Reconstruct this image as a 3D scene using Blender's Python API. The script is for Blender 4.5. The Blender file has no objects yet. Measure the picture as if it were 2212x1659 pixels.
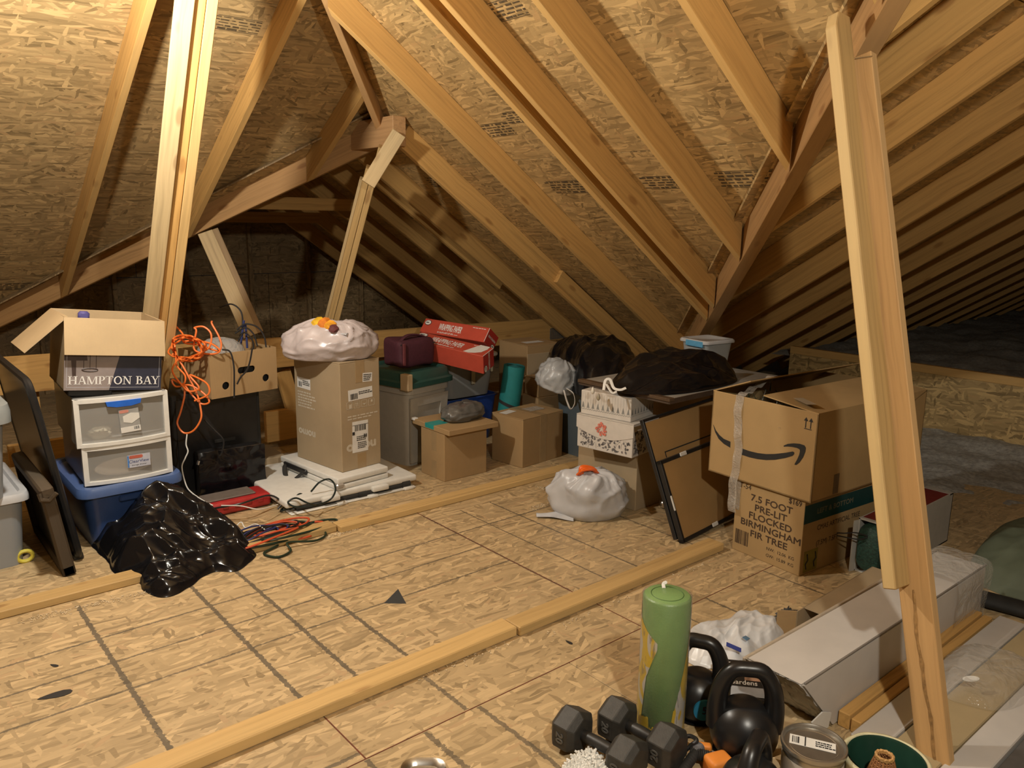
import bpy, bmesh, math, random
from mathutils import Vector, Matrix, noise
import numpy as np
V = Vector
rnd = random.Random(7)
SC = bpy.context.scene
COL = SC.collection

# ------------------------------------------------------------------ camera
FPX, W, H = 1721.78, 2212.0, 1659.0
YAW, PITCH, ROLL = math.radians(49.574), math.radians(11.568), math.radians(-0.847)
CAM = V((0, 0, 1.5208))
_f = V((math.cos(YAW) * math.cos(PITCH), math.sin(YAW) * math.cos(PITCH), -math.sin(PITCH)))
_r = V((math.sin(YAW), -math.cos(YAW), 0))
_d = _f.cross(_r)
CR = _r * math.cos(ROLL) + _d * math.sin(ROLL)
CD = -_r * math.sin(ROLL) + _d * math.cos(ROLL)
CF = _f
cam = bpy.data.cameras.new('camera')
cam.sensor_fit = 'HORIZONTAL'
cam.sensor_width = 36
cam.lens = 36 * FPX / W
cam.clip_start = 0.05
camo = bpy.data.objects.new('camera', cam)
COL.objects.link(camo)
camo.matrix_world = Matrix(((CR.x, -CD.x, -CF.x, CAM.x), (CR.y, -CD.y, -CF.y, CAM.y), (CR.z, -CD.z, -CF.z, CAM.z), (0, 0, 0, 1)))
SC.camera = camo

# ------------------------------------------------------------------ light
wd = bpy.data.worlds.new('world')
SC.world = wd
wd.use_nodes = True
wd.node_tree.nodes['Background'].inputs[0].default_value = (0.05, 0.045, 0.04, 1)
wd.node_tree.nodes['Background'].inputs[1].default_value = 0.06
SC.view_settings.view_transform = 'Standard'
SC.view_settings.look = 'None'
SC.view_settings.gamma = 1
SC.view_settings.use_curve_mapping = False
SC.view_settings.exposure = 0.40
SC.cycles.max_bounces = 6
SC.cycles.adaptive_threshold = 0.03
SC.cycles.diffuse_bounces = 3
SC.cycles.glossy_bounces = 2
SC.cycles.transmission_bounces = 3
SC.cycles.transparent_max_bounces = 10
SC.cycles.caustics_reflective = False
SC.cycles.caustics_refractive = False

def lamp(name, loc, watts, col, r=0.045):
    l = bpy.data.lights.new(name, 'POINT')
    l.energy = watts
    l.color = col
    l.shadow_soft_size = r
    o = bpy.data.objects.new(name, l)
    o.location = loc
    COL.objects.link(o)
lamp('bulb_by_hip', (0.62, 3.05, 2.27), 108, (1.0, 0.94, 0.83))
lamp('bulb_by_hatch', (0.74, -0.15, 2.16), 104, (1.0, 0.94, 0.81))

# ------------------------------------------------------------------ helpers
def ray(px, py):
    return CR * (px - W / 2) + CD * (py - H / 2) + CF * FPX
def fl(px, py, z=0.0):
    d = ray(px, py)
    return CAM + d * ((z - CAM.z) / d.z)
def onY(px, py, y):
    d = ray(px, py)
    return CAM + d * (y / d.y)
def onX(px, py, x):
    d = ray(px, py)
    return CAM + d * (x / d.x)
def dep(px, py, t):
    return CAM + ray(px, py) * (t / FPX)

MW = {}
def fr(x, y, z, rz=0, rx=0, ry=0):
    return Matrix.Translation((x, y, z)) @ Matrix.Rotation(math.radians(rz), 4, 'Z') @ Matrix.Rotation(math.radians(ry), 4, 'Y') @ Matrix.Rotation(math.radians(rx), 4, 'X')
def axes(o, x, y, z):
    return Matrix(((x.x, y.x, z.x, o.x), (x.y, y.y, z.y, o.y), (x.z, y.z, z.z, o.z), (0, 0, 0, 1)))

def place(o, M, parent=None):
    MW[o] = M
    if parent is not None:
        o.parent = parent
        o.matrix_basis = MW[parent].inverted() @ M
    else:
        o.matrix_basis = M
    COL.objects.link(o)
    return o

def tag(o, label=None, cat=None, group=None, kind=None):
    if label: o['label'] = label
    if cat: o['category'] = cat
    if group: o['group'] = group
    if kind: o['kind'] = kind
    return o

def thing(name, label, cat, M, group=None):
    o = bpy.data.objects.new(name, None)
    o.empty_display_size = 0.05
    place(o, M)
    return tag(o, label, cat, group)

I4 = Matrix.Identity(4)

class MB:
    """collects shapes in one bmesh"""
    def __init__(s):
        s.b = bmesh.new()
    def box(s, c, d, M=I4, bev=0.0, seg=1):
        m = M @ Matrix.Translation(c) @ Matrix.Diagonal((d[0], d[1], d[2], 1))
        r = bmesh.ops.create_cube(s.b, size=1, matrix=m)
        if bev:
            es = list({e for v in r['verts'] for e in v.link_edges})
            bmesh.ops.bevel(s.b, geom=es, offset=bev, segments=seg, affect='EDGES', profile=0.5)
        return s
    def box2(s, a, b, M=I4, bev=0.0, seg=1):
        return s.box([(a[i] + b[i]) / 2 for i in range(3)], [abs(b[i] - a[i]) for i in range(3)], M, bev, seg)
    def poly(s, pts):
        vs = [s.b.verts.new(p) for p in pts]
        s.b.faces.new(vs)
        return s
    def prism(s, pts, z0, z1, M=I4):
        a = [s.b.verts.new(M @ V((p[0], p[1], z0))) for p in pts]
        b = [s.b.verts.new(M @ V((p[0], p[1], z1))) for p in pts]
        n = len(pts)
        s.b.faces.new(list(reversed(a)))
        s.b.faces.new(b)
        for i in range(n):
            s.b.faces.new((a[i], a[(i + 1) % n], b[(i + 1) % n], b[i]))
        return s
    def frustum(s, w0, d0, w1, d1, z0, z1, r0=0.02, M=I4, seg=4, cap0=True, cap1=True):
        return s.rings([(rrect(w0, d0, r0, seg), z0), (rrect(w1, d1, r0, seg), z1)], M, cap0, cap1)
    def rings(s, rs, M=I4, cap0=True, cap1=True):
        prev = None
        for pts, z in rs:
            cur = [s.b.verts.new(M @ V((p[0], p[1], z))) for p in pts]
            if prev is None:
                if cap0: s.b.faces.new(list(reversed(cur)))
            else:
                n = len(cur)
                for i in range(n):
                    s.b.faces.new((prev[i], prev[(i + 1) % n], cur[(i + 1) % n], cur[i]))
            prev = cur
        if cap1: s.b.faces.new(prev)
        return s
    def lathe(s, prof, n=32, M=I4, cap0=True, cap1=True):
        return s.rings([([(r * math.cos(2 * math.pi * k / n), r * math.sin(2 * math.pi * k / n)) for k in range(n)], z) for r, z in prof], M, cap0, cap1)
    def tube(s, pts, r, n=8, cap=True, M=I4, flat=1.0):
        pts = [M @ V(p) for p in pts]
        rr = r if hasattr(r, '__len__') else [r] * len(pts)
        prev = None
        up = V((0, 0, 1))
        for i, p in enumerate(pts):
            t = (pts[min(i + 1, len(pts) - 1)] - pts[max(i - 1, 0)])
            if t.length < 1e-9: t = V((0, 0, 1))
            t.normalize()
            a = up - t * up.dot(t)
            if a.length < 1e-3:
                a = V((1, 0, 0)) - t * t.x
            a.normalize()
            b = t.cross(a)
            up = a
            cur = [s.b.verts.new(p + (a * math.cos(2 * math.pi * k / n) * flat + b * math.sin(2 * math.pi * k / n)) * rr[i]) for k in range(n)]
            if prev is None:
                if cap: s.b.faces.new(list(reversed(cur)))
            else:
                for k in range(n):
                    s.b.faces.new((prev[k], prev[(k + 1) % n], cur[(k + 1) % n], cur[k]))
            prev = cur
        if cap: s.b.faces.new(prev)
        return s
    def grid(s, fn, nu, nv, cu=False, cv=False):
        vs = [[s.b.verts.new(fn(i / (nu if cu else nu - 1), j / (nv if cv else nv - 1))) for j in range(nv)] for i in range(nu)]
        for i in range(nu if cu else nu - 1):
            for j in range(nv if cv else nv - 1):
                s.b.faces.new((vs[i][j], vs[(i + 1) % nu][j], vs[(i + 1) % nu][(j + 1) % nv], vs[i][(j + 1) % nv]))
        return s
    def out(s, name, mat, parent=None, M=None, smooth=False, ang=40):
        bmesh.ops.recalc_face_normals(s.b, faces=s.b.faces[:])
        me = bpy.data.meshes.new(name)
        s.b.to_mesh(me)
        s.b.free()
        if smooth:
            me.polygons.foreach_set('use_smooth', [True] * len(me.polygons))
            if ang < 180:
                me.set_sharp_from_angle(angle=math.radians(ang))
        me.materials.append(mat)
        o = bpy.data.objects.new(name, me)
        if M is None:
            M = MW[parent] if parent is not None else I4
        return place(o, M, parent)

def rrect(w, d, r, seg=4):
    r = min(r, w / 2 - 1e-4, d / 2 - 1e-4)
    out = []
    for cx, cy, a0 in ((w / 2 - r, d / 2 - r, 0), (-w / 2 + r, d / 2 - r, 90), (-w / 2 + r, -d / 2 + r, 180), (w / 2 - r, -d / 2 + r, 270)):
        for k in range(seg + 1):
            a = math.radians(a0 + 90 * k / seg)
            out.append((cx + r * math.cos(a), cy + r * math.sin(a)))
    return out

def smooth_path(pts, n=8, closed=False):
    P = [V(p) for p in pts]
    out = []
    m = len(P)
    for i in range(m if closed else m - 1):
        p0 = P[(i - 1) % m] if (closed or i > 0) else P[0] * 2 - P[1]
        p1, p2 = P[i], P[(i + 1) % m]
        p3 = P[(i + 2) % m] if (closed or i + 2 < m) else P[-1] * 2 - P[-2]
        for k in range(n):
            t = k / n
            out.append(0.5 * ((2 * p1) + (p2 - p0) * t + (2 * p0 - 5 * p1 + 4 * p2 - p3) * t * t + (3 * p1 - p0 - 3 * p2 + p3) * t ** 3))
    if not closed: out.append(P[-1])
    return out

# ------------------------------------------------------------------ materials
def lin(c):
    return tuple(((x / 255) / 12.92 if x / 255 <= 0.04045 else ((x / 255 + 0.055) / 1.055) ** 2.4) for x in c)

class NT:
    def __init__(s, name):
        s.m = bpy.data.materials.new(name)
        s.m.use_nodes = True
        s.t = s.m.node_tree
        s.bs = s.t.nodes['Principled BSDF']
        s.out = s.t.nodes['Material Output']
    def n(s, typ, **kw):
        nd = s.t.nodes.new(typ)
        for k, v in kw.items():
            if k.startswith('i_'):
                key = k[2:]
                key = int(key) if key.isdigit() else key.replace('_', ' ')
                if hasattr(v, 'is_output') or isinstance(v, bpy.types.NodeSocket):
                    s.t.links.new(v, nd.inputs[key])
                else:
                    nd.inputs[key].default_value = v
            else:
                setattr(nd, k, v)
        return nd
    def l(s, a, b):
        s.t.links.new(a, b)
    def math(s, op, a, b=0.0, c=0.0, clamp=False):
        nd = s.n('ShaderNodeMath', operation=op, use_clamp=clamp)
        for i, x in enumerate((a, b, c)):
            if isinstance(x, bpy.types.NodeSocket): s.l(x, nd.inputs[i])
            else: nd.inputs[i].default_value = x
        return nd.outputs[0]
    def mix(s, f, a, b, blend='MIX'):
        nd = s.n('ShaderNodeMix', data_type='RGBA', blend_type=blend)
        for sk, x in ((nd.inputs[0], f), (nd.inputs[6], a), (nd.inputs[7], b)):
            if isinstance(x, bpy.types.NodeSocket): s.l(x, sk)
            elif isinstance(x, (int, float)): sk.default_value = x
            else: sk.default_value = (*x, 1) if len(x) == 3 else x
        return nd.outputs[2]
    def ramp(s, f, stops, interp='LINEAR'):
        nd = s.n('ShaderNodeValToRGB')
        cr = nd.color_ramp
        cr.interpolation = interp
        while len(cr.elements) < len(stops): cr.elements.new(0.5)
        for e, (p, c) in zip(cr.elements, stops):
            e.position = p
            e.color = (*c, 1) if len(c) == 3 else c
        s.l(f, nd.inputs[0])
        return nd.outputs[0]
    def vmath(s, op, a, b=None, scale=None):
        nd = s.n('ShaderNodeVectorMath', operation=op)
        for i, x in enumerate((a, b)):
            if x is None: continue
            if isinstance(x, bpy.types.NodeSocket): s.l(x, nd.inputs[i])
            else: nd.inputs[i].default_value = x
        if scale is not None: nd.inputs['Scale'].default_value = scale
        return nd.outputs['Value'] if op in ('LENGTH', 'DOT_PRODUCT', 'DISTANCE') else nd.outputs[0]
    def coords(s, rand=True):
        tc = s.n('ShaderNodeTexCoord').outputs['Object']
        if not rand: return tc
        oi = s.n('ShaderNodeObjectInfo').outputs['Random']
        return s.vmath('ADD', tc, s.n('ShaderNodeCombineXYZ', i_0=s.math('MULTIPLY', oi, 37.0), i_1=s.math('MULTIPLY', oi, 91.0), i_2=s.math('MULTIPLY', oi, 13.0)).outputs[0])
    def mapping(s, v, sc=(1, 1, 1), rot=(0, 0, 0), loc=(0, 0, 0)):
        nd = s.n('ShaderNodeMapping')
        nd.inputs['Scale'].default_value = sc
        nd.inputs['Rotation'].default_value = rot
        nd.inputs['Location'].default_value = loc
        s.l(v, nd.inputs[0])
        return nd.outputs[0]
    def noise(s, v, scale, detail=3, rough=0.55, dist=0.0):
        nd = s.n('ShaderNodeTexNoise', i_Scale=scale, i_Detail=detail, i_Roughness=rough, i_Distortion=dist)
        s.l(v, nd.inputs['Vector'])
        return nd.outputs[0]
    def bump(s, h, strength=0.3, dist=0.01, normal=None):
        nd = s.n('ShaderNodeBump', i_Strength=strength, i_Distance=dist)
        s.l(h, nd.inputs['Height'])
        if normal is not None: s.l(normal, nd.inputs['Normal'])
        s.l(nd.outputs[0], s.bs.inputs['Normal'])
        return nd.outputs[0]
    def base(s, c):
        if isinstance(c, bpy.types.NodeSocket): s.l(c, s.bs.inputs['Base Color'])
        else: s.bs.inputs['Base Color'].default_value = (*c, 1)
    def rough(s, r):
        if isinstance(r, bpy.types.NodeSocket): s.l(r, s.bs.inputs['Roughness'])
        else: s.bs.inputs['Roughness'].default_value = r
    def spec(s, v):
        s.bs.inputs['Specular IOR Level'].default_value = v

def scl(c, k): return tuple(min(1, x * k) for x in c)

def mat_osb(name, base, lines=None, flip=False, con=1.0):
    """oriented strand board: layered flakes; lines = printed nailing lines as (axis, pos, lo, hi, width)"""
    k = NT(name)
    v = k.coords()
    warp = k.n('ShaderNodeTexNoise', i_Scale=7.0, i_Detail=2.0)
    k.l(v, warp.inputs['Vector'])
    v = k.vmath('ADD', v, k.vmath('SCALE', k.vmath('SUBTRACT', warp.outputs['Color'], (0.5, 0.5, 0.5)), scale=0.035))
    val = None
    edge = None
    for i, (ang, sx, sy, thr) in enumerate(((0.12, 11, 52, 0), (0.75, 14, 56, 0.62), (-0.55, 13, 60, 0.66), (0.05, 9, 75, 0.55), (1.45, 20, 60, 0.86))):
        if flip: ang += math.pi / 2
        m = k.mapping(v, rot=(0, 0, ang), loc=(i * 3.1, i * 1.7, i * 2.3))
        m = k.mapping(m, sc=(sx, sy, 1))
        vo = k.n('ShaderNodeTexVoronoi', feature='F1', voronoi_dimensions='2D', i_Scale=1.0, i_Randomness=1.0)
        k.l(m, vo.inputs['Vector'])
        sep = k.n('ShaderNodeSeparateColor')
        k.l(vo.outputs['Color'], sep.inputs[0])
        r = sep.outputs[0]
        if val is None: val = r
        else:
            mask = k.math('GREATER_THAN', sep.outputs[1], thr)
            nd = k.n('ShaderNodeMix', data_type='FLOAT')
            k.l(mask, nd.inputs[0]); k.l(val, nd.inputs[2]); k.l(r, nd.inputs[3])
            val = nd.outputs[0]
    gr = k.noise(k.mapping(v, sc=(12, 160, 12) if not flip else (160, 12, 12)), 1.0, 3, 0.6)
    big = k.noise(v, 1.3, 2)
    t = k.math('ADD', k.math('MULTIPLY', val, 0.74), k.math('MULTIPLY', gr, 0.26))
    q_ = lambda f: scl(base, 1 + (f - 1) * con)
    col = k.ramp(t, [(0.08, q_(0.34)), (0.22, q_(0.70)), (0.42, q_(0.94)), (0.62, q_(1.06)), (0.80, q_(1.38)), (0.95, q_(1.75))])
    # a few reddish bark flakes
    red = k.math('MULTIPLY', k.math('GREATER_THAN', val, 0.955), 0.45)
    col = k.mix(red, col, (base[0] * 0.5, base[1] * 0.36, base[2] * 0.34))
    col = k.mix(k.math('MULTIPLY', big, 0.3), col, scl(base, 0.85))
    if lines:
        pos = k.n('ShaderNodeNewGeometry').outputs['Position']
        sp = k.n('ShaderNodeSeparateXYZ'); k.l(pos, sp.inputs[0])
        wob = k.math('MULTIPLY', k.math('SUBTRACT', k.noise(pos, 60, 2, 0.7), 0.5), 0.02)
        tot = None
        for ax, p, lo, hi, wdt, st in lines:
            a, b = (sp.outputs[0], sp.outputs[1]) if ax == 'x' else (sp.outputs[1], sp.outputs[0])
            d = k.math('ABSOLUTE', k.math('SUBTRACT', a, p))
            d = k.math('ADD', d, k.math('MULTIPLY', wob, wdt / 0.007))
            inl = k.math('MULTIPLY', k.math('LESS_THAN', d, wdt), st)
            inl = k.math('MULTIPLY', inl, k.math('MULTIPLY', k.math('GREATER_THAN', b, lo), k.math('LESS_THAN', b, hi)))
            tot = inl if tot is None else k.math('MAXIMUM', tot, inl)
        col = k.mix(tot, col, (0.085, 0.075, 0.06))
    k.base(col)
    k.rough(k.math('ADD', k.math('MULTIPLY', val, 0.25), 0.38))
    k.spec(0.35)
    k.bump(t, 0.35, 0.004)
    return k.m

def mat_wood(name, base, dark=0.6, rough=0.6, knots=True):
    k = NT(name)
    v = k.coords()
    oi = k.n('ShaderNodeObjectInfo').outputs['Random']
    warp = k.noise(v, 2.2, 2)
    vv = k.vmath('ADD', v, k.n('ShaderNodeCombineXYZ', i_1=k.math('MULTIPLY', warp, 0.05), i_2=k.math('MULTIPLY', warp, 0.03)).outputs[0])
    g = k.noise(k.mapping(vv, sc=(1.6, 60, 45)), 1.0, 4, 0.6, 0.4)
    g2 = k.noise(k.mapping(vv, sc=(0.8, 9, 9)), 1.0, 2)
    col = k.ramp(g, [(0.25, scl(base, dark + 0.05)), (0.5, base), (0.75, scl(base, 1.15))])
    col = k.mix(k.math('MULTIPLY', g2, 0.5), col, (base[0] * 0.92, base[1] * 0.78, base[2] * 0.66))
    if knots:
        vo = k.n('ShaderNodeTexVoronoi', feature='F1', i_Scale=1.0, i_Randomness=1.0)
        k.l(k.mapping(vv, sc=(3.2, 9, 9)), vo.inputs['Vector'])
        kn = k.ramp(vo.outputs['Distance'], [(0.0, (1, 1, 1)), (0.1, (0.9, 0.9, 0.9)), (0.17, (0, 0, 0))])
        col = k.mix(k.math('MULTIPLY', kn, 0.55), col, (base[0] * 0.4, base[1] * 0.26, base[2] * 0.18))
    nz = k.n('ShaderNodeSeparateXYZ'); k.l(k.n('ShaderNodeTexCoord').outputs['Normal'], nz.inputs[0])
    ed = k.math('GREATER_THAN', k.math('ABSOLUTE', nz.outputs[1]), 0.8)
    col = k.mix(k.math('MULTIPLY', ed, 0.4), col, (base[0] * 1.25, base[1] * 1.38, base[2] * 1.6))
    bright = k.math('ADD', k.math('MULTIPLY', oi, 0.3), 0.85)
    col = k.mix(1.0, col, k.n('ShaderNodeCombineColor', i_0=bright, i_1=bright, i_2=bright).outputs[0], 'MULTIPLY')
    k.base(col)
    k.rough(rough)
    k.spec(0.3)
    k.bump(g, 0.15, 0.003)
    return k.m

def mat_plain(name, c, rough=0.5, metal=0.0, var=0.12, scale=25, bump=0.0, spec=0.5, bscale=None, trans=0.0, alpha=1.0, sheen=0.0):
    k = NT(name)
    v = k.coords()
    n = k.noise(v, scale, 4)
    k.base(k.ramp(n, [(0.3, scl(c, 1 - var)), (0.7, scl(c, 1 + var))]))
    k.rough(rough)
    k.spec(spec)
    k.bs.inputs['Metallic'].default_value = metal
    if trans: k.bs.inputs['Transmission Weight'].default_value = trans
    if sheen: k.bs.inputs['Sheen Weight'].default_value = sheen
    if alpha < 1: k.bs.inputs['Alpha'].default_value = alpha
    if bump: k.bump(k.noise(v, bscale or scale * 4, 3), bump, 0.003)
    return k.m

def mat_card(name, c, stripe=True):
    k = NT(name)
    v = k.coords()
    n = k.noise(v, 5, 4)
    f = k.noise(v, 220, 2)
    col = k.ramp(n, [(0.25, scl(c, 0.88)), (0.75, scl(c, 1.08))])
    col = k.mix(k.math('MULTIPLY', f, 0.35), col, scl(c, 0.82))
    k.base(col)
    k.rough(0.75)
    k.spec(0.2)
    w = k.n('ShaderNodeTexWave', i_Scale=55.0, i_Distortion=0.3)
    k.l(k.mapping(v, sc=(1, 1, 0.02)), w.inputs['Vector'])
    k.bump(k.math('ADD', k.math('MULTIPLY', w.outputs[1], 0.3 if stripe else 0.0), k.math('MULTIPLY', n, 1.5)), 0.12, 0.004)
    return k.m

def mat_bag(name, c, rough=0.3, alpha=1.0, scale=9, strength=0.5, trans=0.0, spec=0.6):
    """crinkled plastic film"""
    k = NT(name)
    v = k.coords()
    w = k.n('ShaderNodeTexNoise', i_Scale=4.0, i_Detail=2.0)
    k.l(v, w.inputs['Vector'])
    vv = k.vmath('ADD', v, k.vmath('SCALE', w.outputs['Color'], scale=0.18))
    vo = k.n('ShaderNodeTexVoronoi', feature='F1', i_Scale=float(scale))
    k.l(vv, vo.inputs['Vector'])
    vo2 = k.n('ShaderNodeTexVoronoi', feature='F1', i_Scale=scale * 2.7)
    k.l(vv, vo2.inputs['Vector'])
    h = k.math('ADD', vo.outputs['Distance'], k.math('MULTIPLY', vo2.outputs['Distance'], 0.4))
    k.base(k.ramp(k.noise(v, 6, 3), [(0.3, scl(c, 0.85)), (0.7, scl(c, 1.1))]))
    k.rough(rough)
    k.spec(spec)
    if trans:
        tr = k.n('ShaderNodeBsdfTransparent')
        ms = k.n('ShaderNodeMixShader', i_0=trans)
        k.l(k.bs.outputs[0], ms.inputs[1]); k.l(tr.outputs[0], ms.inputs[2])
        k.l(ms.outputs[0], k.out.inputs[0])
    k.bump(h, strength, 0.02)
    return k.m

def mat_clear(name, c, clear=0.5, rough=0.25, bump=0.0, bscale=12):
    """milky or clear plastic: part film, part see-through"""
    k = NT(name)
    k.base(c)
    k.rough(rough)
    k.spec(0.6)
    if bump:
        v = k.coords()
        k.bump(k.noise(v, bscale, 3, 0.6, 1.5), bump, 0.02)
    tr = k.n('ShaderNodeBsdfTransparent')
    lw = k.n('ShaderNodeLayerWeight', i_Blend=0.35)
    fac = k.math('MULTIPLY', k.math('SUBTRACT', 1.0, k.math('MULTIPLY', lw.outputs['Facing'], 0.6)), clear)
    ms = k.n('ShaderNodeMixShader')
    k.l(fac, ms.inputs[0])
    k.l(k.bs.outputs[0], ms.inputs[1]); k.l(tr.outputs[0], ms.inputs[2])
    k.l(ms.outputs[0], k.out.inputs[0])
    return k.m

X0, Y0 = 0.58836, 3.00106
G = 0.4064
FL = []
FL = [('x', X0, 2.16, 3.33, 0.0085, .8), ('x', X0 + G, 2.17, 3.3, 0.0085, .8), ('x', X0 + 1.5 * G, 2.17, 3.3, 0.008, .8), ('x', X0 + 2 * G, 2.17, 3.3, 0.008, .8),
      ('x', X0 + 4 * G, 2.2, 3.3, 0.0055, .75), ('x', X0 + 4.5 * G, 2.17, 3.25, 0.004, .7), ('x', X0 + 5 * G, 2.17, 3.25, 0.005, .7), ('x', X0 + 6 * G, 2.17, 3.25, 0.005, .7),
      ('y', Y0, -1, 4.6, 0.0055, .7), ('y', Y0 - 0.2032, -1, 2.214, 0.005, .7), ('y', Y0 - 0.4064, -1, 2.214, 0.005, .7),
      ('x', 1.208, 1.0, 1.8, 0.009, .7), ('x', 1.374, 1.81, 2.05, 0.008, .7), ('x', 1.414, 1.35, 1.8, 0.008, .7), ('x', 1.006, 1.2, 1.8, 0.008, .75), ('y', 1.838, 0.3, 1.006, 0.007, .7), ('x', 2.413, 1.1, 1.80, 0.005, .7), ('x', 2.606, 1.1, 1.8, 0.006, .75), ('x', 3.03, 1.1, 1.8, 0.005, .7)]
OSB_C = (0.47, 0.315, 0.155)
M_osbf = mat_osb('osb_floor', (0.50, 0.365, 0.20), FL, con=.8)
M_osb = mat_osb('osb_deck', (0.46, 0.315, 0.145))
M_osbd = mat_osb('osb_back_shaded', (0.31, 0.215, 0.11))  # dormer shade put into the base colour, darker than the deck boards
M_wood = mat_wood('spruce', (0.58, 0.35, 0.12))
M_post = mat_wood('spruce_pale', (0.56, 0.385, 0.165))
M_beam = mat_wood('fir_reddish', (0.48, 0.285, 0.12))
M_dark = mat_plain('dark_void', (0.05, 0.045, 0.04), 0.9)

# ------------------------------------------------------------------ lumber
def lumber(name, p0, p1, w, t, side, parent, mat, bev=0.0025, chamfer=None, cuts=()):
    """board from p0 to p1 (centre line), w along side, t across"""
    p0, p1, side = V(p0), V(p1), V(side)
    x = (p1 - p0); L = x.length; x.normalize()
    y = (side - x * side.dot(x)).normalized()
    z = x.cross(y)
    m = MB()
    if chamfer:
        c0, c1 = chamfer   # extra length at -w side of each end (slanted cuts)
        pts = [(0 - c0, -w / 2), (L + c1, -w / 2), (L, w / 2), (0, w / 2)]
        m.prism(pts, -t / 2, t / 2)
        bmesh.ops.bevel(m.b, geom=m.b.edges[:], offset=bev, segments=1, affect='EDGES')
    else:
        m.box((L / 2, 0, 0), (L, w, t), bev=bev)
        Mi = axes(p0, x, y, z).inverted()
        for pc, nc in cuts:   # saw cuts: keep the side the normal points away from
            g = m.b.verts[:] + m.b.edges[:] + m.b.faces[:]
            r = bmesh.ops.bisect_plane(m.b, geom=g, plane_co=Mi @ V(pc), plane_no=Mi.to_3x3() @ V(nc), clear_outer=True)
            es = [e for e in r['geom_cut'] if isinstance(e, bmesh.types.BMEdge)]
            if es: bmesh.ops.contextual_create(m.b, geom=es)
    return m.out(name, mat, parent, axes(p0, x, y, z))

def clip(poly, a, b, c):
    """keep a*x+b*y<=c"""
    out = []
    n = len(poly)
    for i in range(n):
        p, q = poly[i], poly[(i + 1) % n]
        dp, dq = a * p[0] + b * p[1] - c, a * q[0] + b * q[1] - c
        if dp <= 0: out.append(p)
        if dp * dq < 0:
            t = dp / (dp - dq)
            out.append((p[0] + (q[0] - p[0]) * t, p[1] + (q[1] - p[1]) * t))
    return out
def clip_convex(rect, conv):
    p = rect
    n = len(conv)
    for i in range(n):
        (x0, y0), (x1, y1) = conv[i], conv[(i + 1) % n]
        # ccw: inside is left -> (x1-x0)*(y-y0)-(y1-y0)*(x-x0) >= 0
        a, b = (y1 - y0), -(x1 - x0)
        p = clip(p, a, b, a * x0 + b * y0)
        if len(p) < 3: return None
    return p

# ================================================================== SETTING
floor = tag(bpy.data.objects.new('floor', None), kind='structure')
place(floor, I4)
def floor_panel(x0, y0, x1, y1, g=0.0015):
    m = MB()
    m.box2((x0 + g, y0 + g, -0.018), (x1 - g, y1 - g, 0.0), bev=0.001)
    o = m.out('osb_panel', M_osbf, floor)
    return o
XS = 2.214
for j, (ya, yb) in enumerate(((-3.2, -1.85), (-1.85, -0.63), (-0.63, 0.585), (0.585, 1.805), (1.805, 2.1), (2.1, 3.41), (3.41, 4.63), (4.63, 5.85), (5.85, 7.75))):
    off = {3: 1.82, 4: 1.007, 5: XS, 6: 0.95}.get(j, 0.4 + 0.6 * j)
    xs = [off]
    st = 1.209 if j == 4 else 2.438
    while xs[0] > -3: xs.insert(0, xs[0] - st)
    while xs[-1] < 9: xs.append(xs[-1] + st)
    for a, b in zip(xs, xs[1:]): floor_panel(a, ya, b, yb)
m = MB(); m.box2((-4, -4, -0.12), (17, 9, -0.03)); m.out('subfloor', M_dark, floor)

# red dirt-filled joints
M_red = mat_plain('joint_red', (0.16, 0.05, 0.025), 0.9, var=0.3)
m = MB(); m.box2((XS - .0022, 2.147, -0.002), (XS + .0022, 3.36, 0.0006)); m.out('joint_line', M_red, floor)
m = MB(); m.box2((1.007 - .0022, 1.806, -0.002), (1.007 + .0022, 2.054, 0.0006)); m.out('joint_line', M_red, floor)
m = MB(); m.box2((2.216 - .002, 1.806, -0.002), (2.216 + .002, 2.054, 0.0006)); m.out('joint_line', M_red, floor)
m = MB(); m.box2((-.5, 1.8035, -0.002), (5, 1.8065, 0.0006)); m.out('joint_line', M_red, floor)

def batten(name, x0, x1, y0, y1, h, mat=None):
    m = MB(); m.box2((0, y0 - (y0 + y1) / 2, -h / 2), (x1 - x0, y1 - (y0 + y1) / 2, h / 2), bev=0.004)
    o = m.out(name, mat or M_post, None, fr(x0, (y0 + y1) / 2, h / 2))
    tag(o, kind='structure')
batten('trim_1', -2.6, 1.797, 2.058, 2.148, 0.038)
batten('trim_2', 1.801, 3.08, 2.046, 2.136, 0.038)
batten('trim_3', -2.4, 1.76, 3.385, 3.474, 0.034)
batten('trim_4', 1.765, 4.6, 3.352, 3.44, 0.034)

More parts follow.
